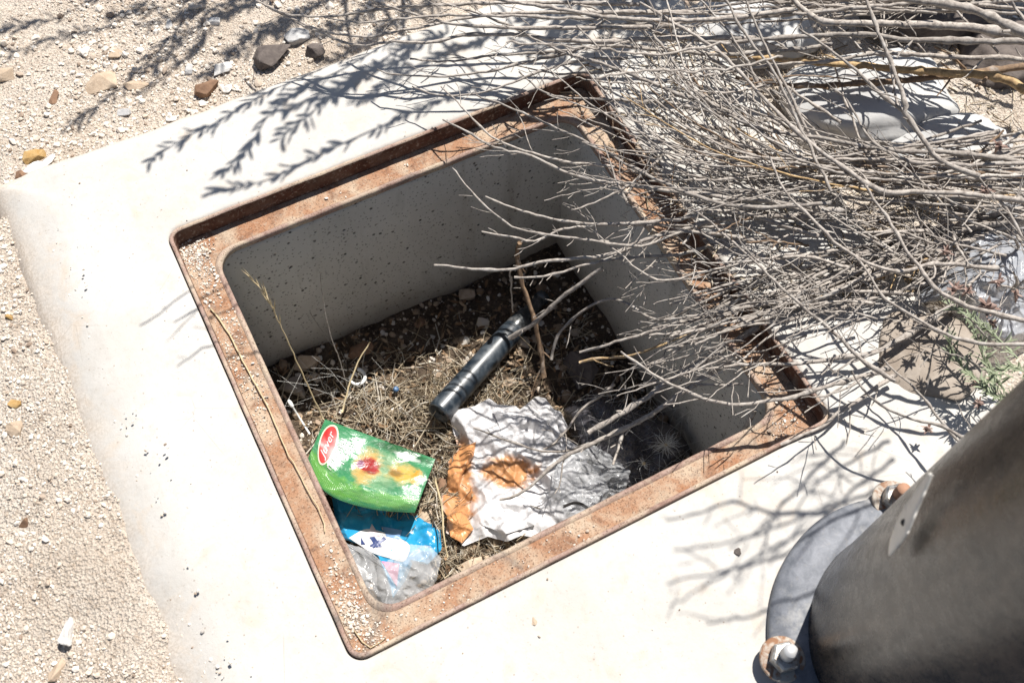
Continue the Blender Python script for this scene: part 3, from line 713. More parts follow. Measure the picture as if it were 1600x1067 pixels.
trace(Md, [(1560, 420), (1460, 412), (1407, 424), (1355, 410), (1313, 385), (1267, 340), (1225, 297), (1204, 245)], .12, .17, 3.6, 1.7, 25, 5)
trace(Md, [(1600, 500), (1550, 490), (1498, 473), (1460, 448), (1425, 403), (1386, 340), (1350, 290)], .13, .17, 4, 2, 26, 4)
trace(Md, [(1680, 546), (1600, 539), (1530, 536), (1477, 522), (1432, 497), (1383, 466), (1355, 424), (1335, 400)], .13, .15, 3.6, 1.7, 27, 3)
trace(Md, [(1400, 596), (1345, 560), (1316, 532), (1285, 504), (1243, 469), (1187, 417), (1110, 347), (1080, 326)], .08, .12, 3.4, 1.6, 28, 4)
trace(Md, [(1560, 720), (1502, 682), (1470, 665), (1425, 655), (1376, 634), (1348, 606), (1330, 580)], .09, .10, 2.8, 1.6, 29, 2)
trace(Md, [(1500, 690), (1470, 658), (1442, 620), (1400, 581), (1380, 560)], .06, .06, 2.4, 1.4, 30, 2)
trace(Md, [(1320, 330), (1200, 315), (1060, 301), (990, 290), (902, 276), (832, 245), (773, 231), (738, 210), (691, 187)], .08, .07, 4.4, 1.6, 31, 12)
trace(Md, [(1300, 318), (1150, 322), (1046, 290), (990, 262), (920, 224), (850, 192), (804, 171), (745, 150)], .10, .08, 3.6, 1.4, 32, 9)
trace(Md, [(960, 262), (870, 250), (790, 224), (752, 199), (710, 154), (690, 136)], .07, .06, 2.6, 1.2, 33, 6)
trace(Md, [(1250, 250), (1130, 170), (1060, 147), (955, 105), (885, 84), (832, 60), (790, 38), (727, 16)], .10, .10, 3.8, 1.5, 34, 10)
trace(Md, [(1180, 190), (1060, 164), (955, 156), (867, 150), (831, 130), (812, 112)], .06, .05, 3, 1.4, 35, 7)
trace(Md, [(980, 92), (900, 96), (822, 121), (759, 143), (696, 150), (643, 136)], .07, .05, 2.6, 1.2, 36, 7)
trace(Md, [(900, 80), (820, 98), (760, 112), (710, 119), (657, 119), (605, 115), (590, 108)], .06, .05, 2.8, 1.3, 37, 8)
trace(Md, [(1280, 370), (1140, 330), (1060, 343), (960, 350), (885, 346), (815, 329), (759, 308)], .05, .04, 4, 1.6, 38, 9)
trace(Md, [(1200, 380), (1080, 362), (1000, 384), (900, 372), (815, 359), (780, 340), (745, 308), (706, 262)], .04, .06, 3.2, 1.3, 39, 7)
trace(Md, [(1300, 340), (1150, 340), (1060, 361), (1007, 375), (951, 398), (888, 405), (829, 413), (790, 421), (738, 420), (679, 415)], .04, .00, 5, 2.2, 40, 8)
trace(Md, [(1150, 356), (1040, 352), (930, 352), (871, 361), (836, 377), (797, 370), (753, 362)], .02, .01, 3, 1.6, 41, 6)
trace(Md, [(1150, 372), (1060, 398), (980, 402), (920, 413), (881, 424), (850, 432), (804, 434)], .00, -.03, 3.6, 2, 42, 6)
trace(Md, [(1330, 420), (1240, 400), (1120, 420), (1027, 437), (960, 390), (940, 376)], .05, .04, 3, 1.4, 43, 4)
trace(Md, [(1300, 300), (1236, 168), (1208, 112), (1159, 45), (1134, 0), (1120, -20)], .12, .18, 3, 2, 44, 5)
trace(Md, [(1280, 240), (1215, 110), (1187, 52), (1166, 0)], .10, .14, 3, 1.8, 45, 5)
# ---------------------------------------------------------------- lower bundle
trace(Lo, [(1420, 395), (1320, 440), (1206, 498), (1164, 523), (1117, 555), (1053, 590), (989, 635), (919, 676)], .03, -.10, 8, 4.5, 60, 8)
trace(Lo, [(1460, 400), (1340, 452), (1240, 504), (1164, 549), (1098, 590), (1027, 641), (941, 686), (880, 715), (820, 765), (782, 781)], .03, -.22, 8.5, 2.5, 61, 12)
trace(Lo, [(1390, 575), (1330, 592), (1240, 619), (1206, 625), (1155, 632), (1098, 622), (1047, 600), (1005, 574), (970, 549)], .05, .04, 4.4, 2, 62, 6)
trace(Lo, [(1500, 470), (1380, 545), (1320, 557), (1250, 567), (1155, 571), (1090, 578)], .03, .02, 5.5, 2, 63, 10)
trace(Lo, [(1250, 470), (1160, 470), (1060, 504), (951, 538), (906, 550)], .02, -.06, 4.5, 2.4, 64, 7)
trace(Lo, [(1240, 410), (1100, 470), (1030, 500), (962, 468), (909, 487), (871, 525), (862, 560)], .01, -.20, 3, 2.4, 65, 4)
trace(Lo, [(941, 420), (885, 459), (839, 501), (796, 529)], -.10, -.24, 4, 3.4, 66, 3)
trace(Lo, [(812, 380), (808, 396), (815, 438), (832, 490), (843, 536), (850, 590)], -.16, -.36, 4.5, 4, 67, 5, MAT_BROWN)
trace(Lo, [(797, 424), (799, 455), (801, 487)], -.10, -.26, 1.8, 1.2, 68, 1)
trace(Lo, [(1400, 585), (1330, 632), (1307, 645), (1292, 660), (1255, 679), (1200, 702)], .02, .00, 4, 2.5, 69, 4)
trace(Lo, [(1180, 640), (1150, 690), (1116, 720), (1090, 735)], -.05, -.24, 4, 2.5, 70, 4)
trace(Lo, [(1160, 600), (1095, 600), (1055, 580), (1010, 565)], -.02, -.05, 2.4, 1.5, 71, 3)
trace(Lo, [(1110, 500), (1060, 545), (1010, 572)], .02, -.02, 2.4, 1.4, 72, 2)
trace(Lo, [(960, 600), (905, 645), (870, 690), (850, 700)], -.24, -.28, 3, 1.8, 73, 5)
trace(Lo, [(1000, 660), (930, 690), (860, 706), (800, 690), (740, 668)], -.24, -.29, 2.4, 1.6, 74, 6)
trace(Lo, [(905, 566), (940, 560), (1000, 552), (1080, 520)], -.12, -.05, 2.4, 1.6, 75, 3, MAT_TAN)
for i in range(30):      # the bundle of sticks lying over the right rail
    rr = random.Random(900+i)
    u0, u1 = rr.uniform(-.15, .45), rr.uniform(.6, 1.15); o0, o1 = rr.gauss(0, 26), rr.gauss(0, 22)
    ln = lambda u, o: (1600-520*u+o*.3, 335+175*u+60*u*(u-1)*-.5+o)
    pts = [ln(u0, o0), ln((u0+u1)/2, (o0+o1)/2+rr.uniform(-12, 12)), ln(u1, o1)]
    trace(Lo, pts, rr.uniform(.01, .06), rr.uniform(.0, .04), rr.uniform(2.2, 4.8), rr.uniform(1.0, 2.0), 1000+i, rr.randint(3, 8), MAT_BARK if rr.random() < .85 else MAT_TAN, tl=(0.02, 0.05))
for i in range(18):      # fine twigs hanging over the pit
    rr = random.Random(5400+i); x0, y0 = rr.uniform(1120, 1260), rr.uniform(400, 560); L_ = rr.uniform(110, 230); a_ = math.radians(rr.uniform(140, 185))
    x2, y2 = x0+L_*math.cos(a_), y0+L_*math.sin(a_)*.9
    trace(Lo, [(x0, y0), ((x0+x2)/2+rr.uniform(-10, 10), (y0+y2)/2+rr.uniform(-4, 18)), (x2, y2)], rr.uniform(.0, .05), rr.uniform(-.10, .03), rr.uniform(1.4, 2.6), .8, 5500+i, rr.randint(2, 6))
# fill of the fan: stems come in from the right and spread out
for i in range(78):
    rr = random.Random(300+i)
    x0 = rr.uniform(1520, 1720); y0 = rr.uniform(190, 350)
    sx, sy = rr.uniform(1180, 1440), rr.gauss(270, 22)
    th = rr.choice((rr.uniform(108, 150), rr.uniform(138, 172), rr.uniform(150, 190), rr.uniform(160, 200)))
    L_ = rr.uniform(180, 420) if th < 145 else rr.uniform(220, 470)
    dx, dy = math.cos(math.radians(th))*L_, -math.sin(math.radians(th))*L_
    x2, y2 = sx+dx, sy+dy
    if y2 > 400 or x2 < 820 or (1130 < x2 < 1260 and 330 < y2): continue
    mx, my = sx+dx*.55-12, sy+dy*.38+rr.uniform(-14, 22)
    if any(1270 < x < 1470 and 130 < y < 215 for x, y in ((sx, sy), ((sx+mx)/2, (sy+my)/2), (mx, my), ((mx+x2)/2, (my+y2)/2), (x2, y2), ((x0+sx)/2, (y0+sy)/2))) and i % 6: continue
    trace(Md, [(x0, y0), (sx, sy), (mx, my), (x2, y2)], rr.uniform(.01, .10), rr.uniform(.02, .17), rr.uniform(1.4, 3.0), rr.uniform(.75, 1.15), 2000+i, rr.randint(6, 11), rr.choice((MAT_BARK,)*16+(MAT_TAN, MAT_BROWN, MAT_BROWN, MAT_PALE, MAT_PALE, MAT_PALE)))
for i in range(64):     # broken, crossing twigs in the tangle
    rr = random.Random(8200+i)
    if i < 34:
        x0, y0 = rr.uniform(960, 1420), rr.uniform(60, 340); th = rr.uniform(95, 215)
    else:
        x0, y0 = rr.uniform(1140, 1560), rr.uniform(360, 580); th = rr.choice((rr.uniform(125, 160), rr.uniform(165, 215), rr.uniform(195, 225)))
    L_ = rr.uniform(70, 230); x2, y2 = x0+L_*math.cos(math.radians(th)), y0-L_*math.sin(math.radians(th))
    if 1270 < (x0+x2)/2 < 1470 and 130 < (y0+y2)/2 < 215 and i % 3: continue
    trace(Md if i < 34 else Lo, [(x0, y0), ((x0+x2)/2+rr.uniform(-14, 14), (y0+y2)/2+rr.uniform(-14, 14)), (x2, y2)], rr.uniform(.01, .10), rr.uniform(.02, .16), rr.uniform(1.2, 2.8), rr.uniform(.7, 1.1), 8400+i, rr.randint(3, 9), rr.choice((MAT_BARK,)*6+(MAT_PALE, MAT_BROWN)), amp=.0019)
for i in range(50):
    rr = random.Random(700+i)
    x0, y0 = rr.uniform(1300, 1720), rr.uniform(-30, 150)
    if x0 > 1250 and 25 < y0: continue
    x2 = x0-rr.uniform(260, 560); y2 = y0*0.6+rr.uniform(-20, 50)
    trace(T, [(x0, y0), ((x0+x2)/2, (y0+y2)/2+rr.uniform(-14, 24)), (x2, y2)], rr.uniform(.04, .16), rr.uniform(.04, .13), rr.uniform(1.8, 3.6), rr.uniform(.9, 1.4), 2500+i, rr.randint(8, 15))
for i in range(26):      # twigs standing in front at the far right
    rr = random.Random(1700+i)
    x0, y0 = rr.uniform(1380, 1640), rr.uniform(330, 470)
    x2, y2 = x0+rr.uniform(-150, 40), y0-rr.uniform(-60, 130)
    trace(Md, [(x0, y0), ((x0+x2)/2+rr.uniform(-12, 12), (y0+y2)/2), (x2, y2)], rr.uniform(.03, .10), rr.uniform(.06, .14), rr.uniform(2, 3), 1.1, 2700+i, rr.randint(3, 7))

# dried flower heads on the right-hand twigs
def leaf_blade(mb, base, d, n, L, W, bend=0.15):
    d = d.normalized(); s = d.cross(n).normalized(); u = s.cross(d)
    prof = ((0, 0.12), (0.3, 0.8), (0.6, 1.0), (0.85, 0.6), (1.0, 0.03)); idx = []
    for t, w in prof:
        c = base+d*L*t-u*bend*L*t*t
        idx.append((mb.add(c-s*W*w/2+u*W*0.12), mb.add(c+s*W*w/2+u*W*0.12)))
    for a, b in zip(idx, idx[1:]): mb.f.append((a[0], a[1], b[1], b[0]))
for i, (px, py, z, s) in enumerate([(1478, 395, .12, 1), (1492, 452, .12, 1.2), (1560, 440, .12, 1.1), (1588, 460, .12, 1), (1542, 480, .13, 1.8), (1550, 505, .12, .9), (1512, 455, .11, .9), (1525, 600, .06, .9), (1530, 630, .06, .9), (1535, 660, .05, .8), (1450, 670, .03, .9), (1560, 228, .14, 1.3), (1540, 300, .12, 1.2)]):
    rr = random.Random(50+i); mb = MB(); c = P(px, py, z)
    core = MB()
    lathe(mb, [(0.0008, -0.012*s), (0.0026*s, -0.002*s), (0.0032*s, 0.003*s), (0.001, 0.007*s)], c, Vector((rr.uniform(-1, 1), rr.uniform(-1, 1), 1)), 8)
    for k in range(12):
        d = Vector((rr.uniform(-1, 1), rr.uniform(-1, 1), rr.uniform(-0.3, 1)))
        leaf_blade(mb, c, d, Vector((0.1, 0.2, 1)), rr.uniform(.006, .012)*s, .003*s)
    mb.build('dried_flower', MAT_FLOWER, Md)
# ------------------------------------------------------------------ green sprig
sprig = thing('leafy_sprig', 'grey-green leafy sprig growing beside the post above the brown lump', 'plant')
sp = [[(1590, 560), (1560, 530), (1520, 500), (1485, 478)], [(1600, 620), (1555, 618), (1520, 590), (1490, 555), (1482, 530)], [(1570, 610), (1545, 575), (1530, 540), (1516, 500)], [(1610, 590), (1590, 575), (1560, 580), (1540, 600)], [(1600, 640), (1570, 630), (1550, 615), (1535, 605)]]
for i, l in enumerate(sp):
    rr = random.Random(70+i); z0, z1 = rr.uniform(.03, .05), rr.uniform(.05, .09)
    pts = catmull([P(x, y, z0+(z1-z0)*k/(len(l)-1)) for k, (x, y) in enumerate(l)], .006)
    mb = MB(); mb.tube(pts, [.0014]*len(pts), 5); st = mb.build('stem', MAT_GREEN, sprig)
    mb = MB()
    for k in range(1, len(pts)):
        t = (pts[k]-pts[k-1]).normalized()
        for q in range(5):
            d = t*rr.uniform(.3, 1.1)+Vector((rr.uniform(-1, 1), rr.uniform(-1, 1), rr.uniform(-.1, .9)))
            leaf_blade(mb, pts[k], d, Vector((rr.uniform(-.4, .4), rr.uniform(-.4, .4), 1)), rr.uniform(.012, .024), rr.uniform(.0016, .0028), rr.uniform(-.1, .3))
    tag(mb.build('foliage', MAT_GREEN, st), kind='stuff')
# ------------------------------------------------------------------ leafy shrub above the picture: throws the leaf shadows on pad and sand
shr = thing('leafy_shrub', 'leafy shrub just above the top edge, seen by its leaf shadows on pad and sand', 'shrub')
K = Vector((0.45, 0.30, 1.0))
def shade_spray(shadow_px, h, seed, leafL=0.03, leafW=0.006, dens=2, zg=0.0, spread=1.0):
    rr = random.Random(seed)
    pts = catmull([P(x, y, zg)+K*(h+0.05*k/len(shadow_px)) for k, (x, y) in enumerate(shadow_px)], .010)
    mb = MB(); n = len(pts); mb.tube(pts, [.0012+.0014*(1-i/n) for i in range(n)], 5); st = mb.build('branch', MAT_BARK, shr)
    mb = MB()
    for i in range(1, n):
        t = (pts[i]-pts[i-1]).normalized()
        for q in range(int(dens*max(0, 1.0+1.6*noise.noise(Vector((i*.28, seed*3.7, 0))))+rr.random())):
            side = t.cross(SUN).normalized()*rr.choice((-1, 1))
            a = math.radians(rr.uniform(4, 64)*spread)
            d = t*math.cos(a)+side*math.sin(a)+SUN*rr.uniform(-.35, .35)
            leaf_blade(mb, pts[i], d, SUN+Vector((rr.uniform(-.5, .5), rr.uniform(-.5, .5), 0)), leafL*rr.uniform(.4, 1.3), leafW*rr.uniform(.6, 1.35))
    tag(mb.build('foliage', MAT_GREEN, st), kind='stuff')
SP = [([(560, 60), (480, 112), (420, 142), (340, 190), (290, 215), (236, 250)], .36), ([(640, 40), (540, 105), (470, 140), (420, 180), (395, 220), (352, 268)], .38),
      ([(760, 130), (660, 170), (560, 215), (480, 250), (420, 280), (330, 300)], .42), ([(640, 90), (580, 110), (520, 150), (470, 190), (440, 215)], .40),
      ([(700, 50), (620, 80), (560, 120), (500, 150), (450, 170)], .45), ([(600, 20), (520, 60), (460, 100), (400, 130)], .45),
      ([(760, 60), (680, 90), (620, 120), (560, 160)], .5), ([(800, 40), (740, 70), (690, 90)], .45),
      ([(600, -40), (520, 0), (440, 40), (380, 70), (330, 110)], .4), ([(520, -60), (430, -10), (360, 20), (300, 50), (240, 105)], .42),
      ([(400, -60), (330, -10), (290, 30), (240, 90), (180, 140), (115, 190)], .36), ([(460, -50), (400, 0), (340, 40), (290, 90), (230, 140)], .45),
      ([(260, -70), (180, -20), (110, 10), (50, 30), (0, 45)], .42), ([(330, -60), (260, -20), (200, 20), (150, 40), (90, 50), (20, 80)], .5),
      ([(640, -30), (560, 30), (500, 60), (440, 60)], .5), ([(480, -60), (400, -30), (330, -10), (260, 10), (180, 20)], .45),
      ([(700, -20), (640, 20), (600, 50), (560, 80)], .45), ([(560, -40), (480, 20), (420, 60), (360, 90)], .55), ([(420, -40), (350, 10), (300, 20), (230, 40)], .5)]
for i, (l, h) in enumerate(SP):
    dense = i in (3, 4, 5, 6, 8, 9, 14, 16, 17, 18)
    shade_spray(l, h+.2, 400+i, 0.027, 0.0052, 4 if dense else 2, 0.0 if i < 8 else -0.05, 1.0 if dense else 0.75)
# bare twigs of the same shrub high up on the right: soft shadows on the pad by the post
TW = [([(1420, 790), (1320, 815), (1236, 861), (1145, 889), (1040, 910)], .66), ([(1360, 880), (1295, 924), (1250, 948), (1194, 959), (1106, 973)], .60), ([(1320, 690), (1278, 731), (1236, 777), (1208, 805), (1187, 864), (1145, 903)], .62),
      ([(1300, 800), (1208, 801), (1145, 787), (1040, 815)], .68), ([(1400, 720), (1341, 759), (1285, 815), (1215, 850), (1110, 910), (1047, 945)], .70), ([(1380, 760), (1280, 800), (1200, 830), (1120, 850), (1050, 862)], .74),
      ([(1390, 690), (1330, 720), (1270, 760), (1240, 800)], .64), ([(420, 380), (293, 455), (250, 487), (217, 512)], .5), ([(400, 440), (330, 470), (272, 502)], .48), ([(420, 520), (345, 535), (305, 552), (277, 572)], .5),
      ([(900, 680), (800, 735), (720, 770), (600, 800)], .6), ([(860, 560), (780, 600), (700, 660), (640, 700)], .62), ([(900, 640), (800, 690), (740, 740), (700, 800)], .66), ([(960, 700), (860, 760), (780, 800), (700, 850)], .6)]
for i, (l, h) in enumerate(TW):
    branch(shr, [P(x, y, 0 if i < 10 else -.3)+K*(h+.03*k) for k, (x, y) in enumerate(l)], .0028 if i < 7 else .0016, .0011, 5200+i, 9 if i < 7 else 2, None, .003, 1, (.03, .09), 'twig')
for i in range(16):
    q = random.Random(i+88); x, y = q.uniform(860, 1240), q.uniform(-20, 70)
    shade_spray([(x+140, y-60), (x+60, y-20), (x, y+10), (x-70, y+40)], q.uniform(.45, .6), 7000+i, .03, .0085, 2)
for i in range(26):  # unseen extra sprays, added to shade the top right corner
    q = random.Random(i+188); x, y = q.uniform(1300, 1640), q.uniform(-40, 60)
    shade_spray([(x+140, y-50), (x+60, y-20), (x, y+10), (x-70, y+36)], q.uniform(.5, .65), 7100+i, .036, .012, 4, -.05)
mb = MB(); tr_ = catmull([Vector((1.15, 1.75, -.06)), Vector((0.85, 1.45, .2)), Vector((0.5, 1.15, .42)), Vector((0.35, 0.95, .47))], .03)
mb.tube(tr_, [.022-.012*i/len(tr_) for i in range(len(tr_))], 8); mb.build('trunk', MAT_BARK, shr)
for i, (l, h) in enumerate(SP):
    e = P(*l[0], 0)+K*(h+.2); mb = MB(); s0 = tr_[int(len(tr_)*random.Random(i).uniform(.6, .98))]
    pp = catmull([s0, s0.lerp(e, .5)+Vector((0, 0, .04)), e], .02); mb.tube(pp, [.006-.004*k/len(pp) for k in range(len(pp))], 5); mb.build('limb', MAT_BARK, shr)

# ------------------------------------------------------------------ litter in the pit
def tri(x): return abs((x % 2.0)-1.0)*2-1
_HC = {}
def _h(i, j, seed):
    k = (i, j, seed)
    if k not in _HC: _HC[k] = random.Random(i*73856093 ^ j*19349663 ^ seed*83492791).uniform(-1, 1)
    return _HC[k]
def facet(px, py, sc, seed):
    """flat facets with sharp creases on a warped triangular lattice"""
    a = seed*1.7; x, y = (px*math.cos(a)+py*math.sin(a))/sc, (py*math.cos(a)-px*math.sin(a))/sc
    w = Vector((x*.7, y*.7, seed*2.3)); x, y = x+.6*noise.noise(w), y+.6*noise.noise(w+Vector((7.7, 3.1, 0)))
    i, j = math.floor(x), math.floor(y); u, v = x-i, y-j
    if u+v < 1: return _h(i, j, seed)*(1-u-v)+_h(i+1, j, seed)*u+_h(i, j+1, seed)*v
    return _h(i+1, j+1, seed)*(u+v-1)+_h(i, j+1, seed)*(1-u)+_h(i+1, j, seed)*(1-v)
def crumple(px, py, seed, f=1.0):
    return .75*facet(px, py, 40/f, seed)+.38*facet(px, py, 19/f, seed+50)+.17*facet(px, py, 9/f, seed+90)
def outline(poly, n, sharp=False):
    if sharp:
        pts = []; q = [Vector((x, y, 0)) for x, y in poly+[poly[0]]]
        for a, b in zip(q, q[1:]):
            k = max(1, int((b-a).length/1.5)); pts += [a.lerp(b, i/k) for i in range(k)]
        return [pts[int(i*len(pts)/n)] for i in range(n)]
    pts = catmull([Vector((x, y, 0)) for x, y in poly+[poly[0]]], 1.5)
    return [pts[int(i*len(pts)/n)] for i in range(n)]
def sheet(name, poly, H, mat, parent=None, n=130, rings=34, rag=.7, seed=1, sharp=True):
    o = outline(poly, n, sharp); c = sum(o, Vector())/n; rr = random.Random(seed)
    xs = [q.x for q in o]; ys = [q.y for q in o]; x0, x1, y0, y1 = min(xs), max(xs), min(ys), max(ys)
    o = [q+Vector((rr.uniform(-1, 1), rr.uniform(-1, 1), 0))*rag for q in o]
    mb = MB(); lps = []; uvs = []
    for k in range(rings+1):
        t = 0.004+0.996*k/rings
        l = [c.lerp(q, t) for q in o]
        lps.append([P(q.x, q.y, H(q.x, q.y, t)) for q in l]); uvs += [((q.x-x0)/(x1-x0), (y1-q.y)/(y1-y0)) for q in l]
    mb.loops(lps); ob = mb.build(name, mat, parent)
    uv = ob.data.uv_layers.new(name='UVMap')
    for lo in ob.data.loops: uv.data[lo.index].uv = uvs[lo.vertex_index]
    return ob
def patch(name, poly, H, mat, parent, eps=0.0012):
    o = outline(poly, 48) if len(poly) > 4 else [Vector((poly[i][0]+(poly[(i+1) % len(poly)][0]-poly[i][0])*k/8, poly[i][1]+(poly[(i+1) % len(poly)][1]-poly[i][1])*k/8, 0)) for i in range(len(poly)) for k in range(8)]
    c = sum(o, Vector())/len(o); mb = MB()
    mb.loops([[P(c.lerp(q, t).x, c.lerp(q, t).y, H(c.lerp(q, t).x, c.lerp(q, t).y, .5)+eps) for q in o] for t in (.02, .25, .5, .75, 1)])
    return mb.build(name, mat, parent)
# white and orange bag
wb = thing('crumpled_bag', 'crumpled white plastic bag with orange print in the middle of the pit', 'plastic bag')
HW = lambda x, y, t: -0.352+0.016*(1-t*t)+0.017*facet(x, y, 62, 3)+0.011*facet(x, y, 29, 14)+0.0045*facet(x, y, 13, 25)+0.002*facet(x, y, 7, 33)
sheet('sheet', [(703, 655), (716, 640), (742, 634), (764, 622), (778, 632), (806, 634), (812, 640), (838, 619), (852, 622), (866, 640), (876, 643), (888, 668), (880, 682), (908, 700), (918, 724), (936, 728), (952, 765), (938, 776), (930, 806), (905, 806), (884, 824), (872, 818), (848, 842), (815, 836), (792, 846), (762, 838), (724, 853), (714, 842), (697, 832), (699, 806), (688, 790), (694, 752), (704, 738), (700, 722), (716, 702)], HW, MAT_WHITEBAG, wb, 300, 80, rag=.2, seed=3)
MAT_FLAP = flat('white_film', (0.70, 0.69, 0.70)); MAT_OFLAP = flat('orange_film', (0.58, 0.27, 0.11))
for i, (poly, mt, zb) in enumerate([([(752, 770), (800, 752), (846, 776), (836, 820), (790, 834), (748, 818)], MAT_FLAP, -.328), ([(700, 735), (718, 700), (744, 690), (740, 712), (722, 742), (716, 770), (698, 772)], MAT_OFLAP, -.330), ([(770, 640), (820, 648), (866, 652), (880, 690), (826, 700), (786, 682)], MAT_FLAP, -.326), ([(698, 808), (722, 796), (740, 826), (722, 848), (704, 838)], MAT_OFLAP, -.334)]):
    HF = lambda x, y, t, i=i, zb=zb: HW(x, y, .5)+.009*(1-t**3)-.002+.005*facet(x, y, 30, 40+i)*(1-t*.6)+.003*facet(x, y, 13, 60+i)
    sheet('fold', poly, HF, mt, wb, 110, 30, .2, i)
# clear bag right of it
cb = thing('clear_bag', 'clear crinkled plastic bag between the white bag and the near right rail', 'plastic bag')
HC = lambda x, y, t: -0.325+0.014*(1-t*t)+0.019*crumple(x, y, 8, 1.0)
sheet('sheet', [(870, 715), (920, 690), (950, 708), (985, 735), (975, 775), (955, 800), (915, 818), (880, 800), (862, 760)], HC, MAT_CLEAR, cb, 200, 50, seed=5)
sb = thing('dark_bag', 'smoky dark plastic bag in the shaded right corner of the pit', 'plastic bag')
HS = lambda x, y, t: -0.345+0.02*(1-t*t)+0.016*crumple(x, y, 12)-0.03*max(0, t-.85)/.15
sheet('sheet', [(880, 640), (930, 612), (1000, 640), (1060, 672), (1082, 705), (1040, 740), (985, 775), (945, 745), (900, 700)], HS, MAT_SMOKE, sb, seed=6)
# green juice pouch
pouch = thing('drink_pouch', 'green drink pouch with red oval logo and fruit picture, lying in the pit', 'pouch')
def lerp2(a, b, t): return (a[0]+(b[0]-a[0])*t, a[1]+(b[1]-a[1])*t)
BOT = catmull([Vector((481, 716, 0)), Vector((492, 748, 0)), Vector((520, 776, 0)), Vector((580, 795, 0)), Vector((648, 801, 0))], 2.0)
def pouch_px(u, v):
    top = lerp2((508, 655), (680, 717), u); b = BOT[min(len(BOT)-1, int(u*(len(BOT)-1)))]; f = u*(len(BOT)-1)-int(u*(len(BOT)-1))
    b2 = BOT[min(len(BOT)-1, int(u*(len(BOT)-1))+1)]; bx, by = b.x+(b2.x-b.x)*f, b.y+(b2.y-b.y)*f
    return bx+(top[0]-bx)*v, by+(top[1]-by)*v
def pouch_pt(u, v, eps=0.0):
    x, y = pouch_px(u, v)
    z = -0.305-0.012*(v-.4)+0.005*math.sin(math.pi*min(1, max(0, u)))**.6*math.sin(math.pi*min(1, max(0, v)))**.5
    if v < .32: z -= 0.008*((.32-v)/.32)**1.5
    z += 0.003*nz(u*3, v*3, 1.2, 4)+0.006*facet(u*170, v*90, 46, 71)+0.0014*facet(u*170, v*90, 21, 72)
    return P(x, y, z+eps)
mb = MB(); NU, NV = 70, 46
mb.grid([[pouch_pt(i/NU, j/NV) for i in range(NU+1)] for j in range(NV+1)])
fr = mb.build('front_panel', MAT_GREENP, pouch); uv = fr.data.uv_layers.new(name='UVMap')
for lo in fr.data.loops:
    k = lo.vertex_index; uv.data[lo.index].uv = ((k % (NU+1))/NU, (k//(NU+1))/NV)
mb = MB()
mb.grid([[pouch_pt(i/20, j/14, 0)+Vector((0, 0, -0.0006-0.016*(math.sin(math.pi*i/20)*math.sin(math.pi*j/14))**.5)) for i in range(20, -1, -1)] for j in range(15)])
mb.build('back_panel', MAT_GREENP, pouch)
# printed oval and lettering on the pouch; text runs from the lower to the upper long side
UV_O = (0.115, 0.60)
def on_pouch(a, b, eps): return pouch_pt(UV_O[0]-b, UV_O[1]+a, eps)     # a along the text, b up from the baseline
def oval(name, ra_, rb_, eps, mat, par):
    mb = MB(); lps = []
    for t in (.02, .35, .7, 1): lps.append([on_pouch(ra_*t*math.cos(k*math.pi/20), rb_*t*math.sin(k*math.pi/20)+0.02*t*math.cos(k*math.pi/20), eps) for k in range(40)])
    mb.loops(lps); return mb.build(name, mat, par)
ov = oval('logo_border', .36, .083, .0007, INK['cream'], fr); oval('logo_oval', .325, .070, .0012, INK['red'], fr)
def text_mesh(body):
    cu = bpy.data.curves.new('t', 'FONT'); cu.body = body; cu.size = 1.0; cu.align_x = 'CENTER'; cu.align_y = 'CENTER'; cu.resolution_u = 3
    ob = bpy.data.objects.new('t', cu); C.objects.link(ob); bpy.context.view_layer.update()
    dg = bpy.context.evaluated_depsgraph_get(); me = bpy.data.meshes.new_from_object(ob.evaluated_get(dg))
    v = [tuple(x.co) for x in me.vertices]; f = [tuple(p.vertices) for p in me.polygons]
    bpy.data.objects.remove(ob); bpy.data.meshes.remove(me); return v, f
def lettering(name, body, a0, b0, sx, sy, slant, eps, mat, par, shear=0.0):
    v, f = text_mesh(body); mb = MB()
    for x, y, z in v: mb.add(on_pouch(a0+(x+slant*y)*sx, b0+y*sy+shear*x, eps))
    mb.f = f; return mb.build(name, mat, par, smooth=False)
lettering('logo_lettering', 'Juver', 0.0, 0.0, .215, .085, .15, .0018, INK['white'], fr, 0.008)
def print_bar(a0, b0, la, lb):
    mb = MB(); mb.grid([[on_pouch(a0+la*i/4, b0+lb*j/2, .0012) for i in range(5)] for j in range(3)]); mb.build('print', INK['white'], fr)
rr = random.Random(12)          # the two lines of small print cannot be read in the photograph
for b0_, a_lo, a_hi in ((-0.135, -0.30, 0.16), (-0.205, -0.12, 0.30)):
    a_ = a_lo
    while a_ < a_hi:
        w_ = rr.uniform(.035, .055); print_bar(a_, b0_, .012, .042)
        print_bar(a_+.017, b0_+rr.choice((0, .036)), w_*.5, .014)
        if rr.random() < .6: print_bar(a_+w_, b0_, .012, .05)
        a_ += w_+.032
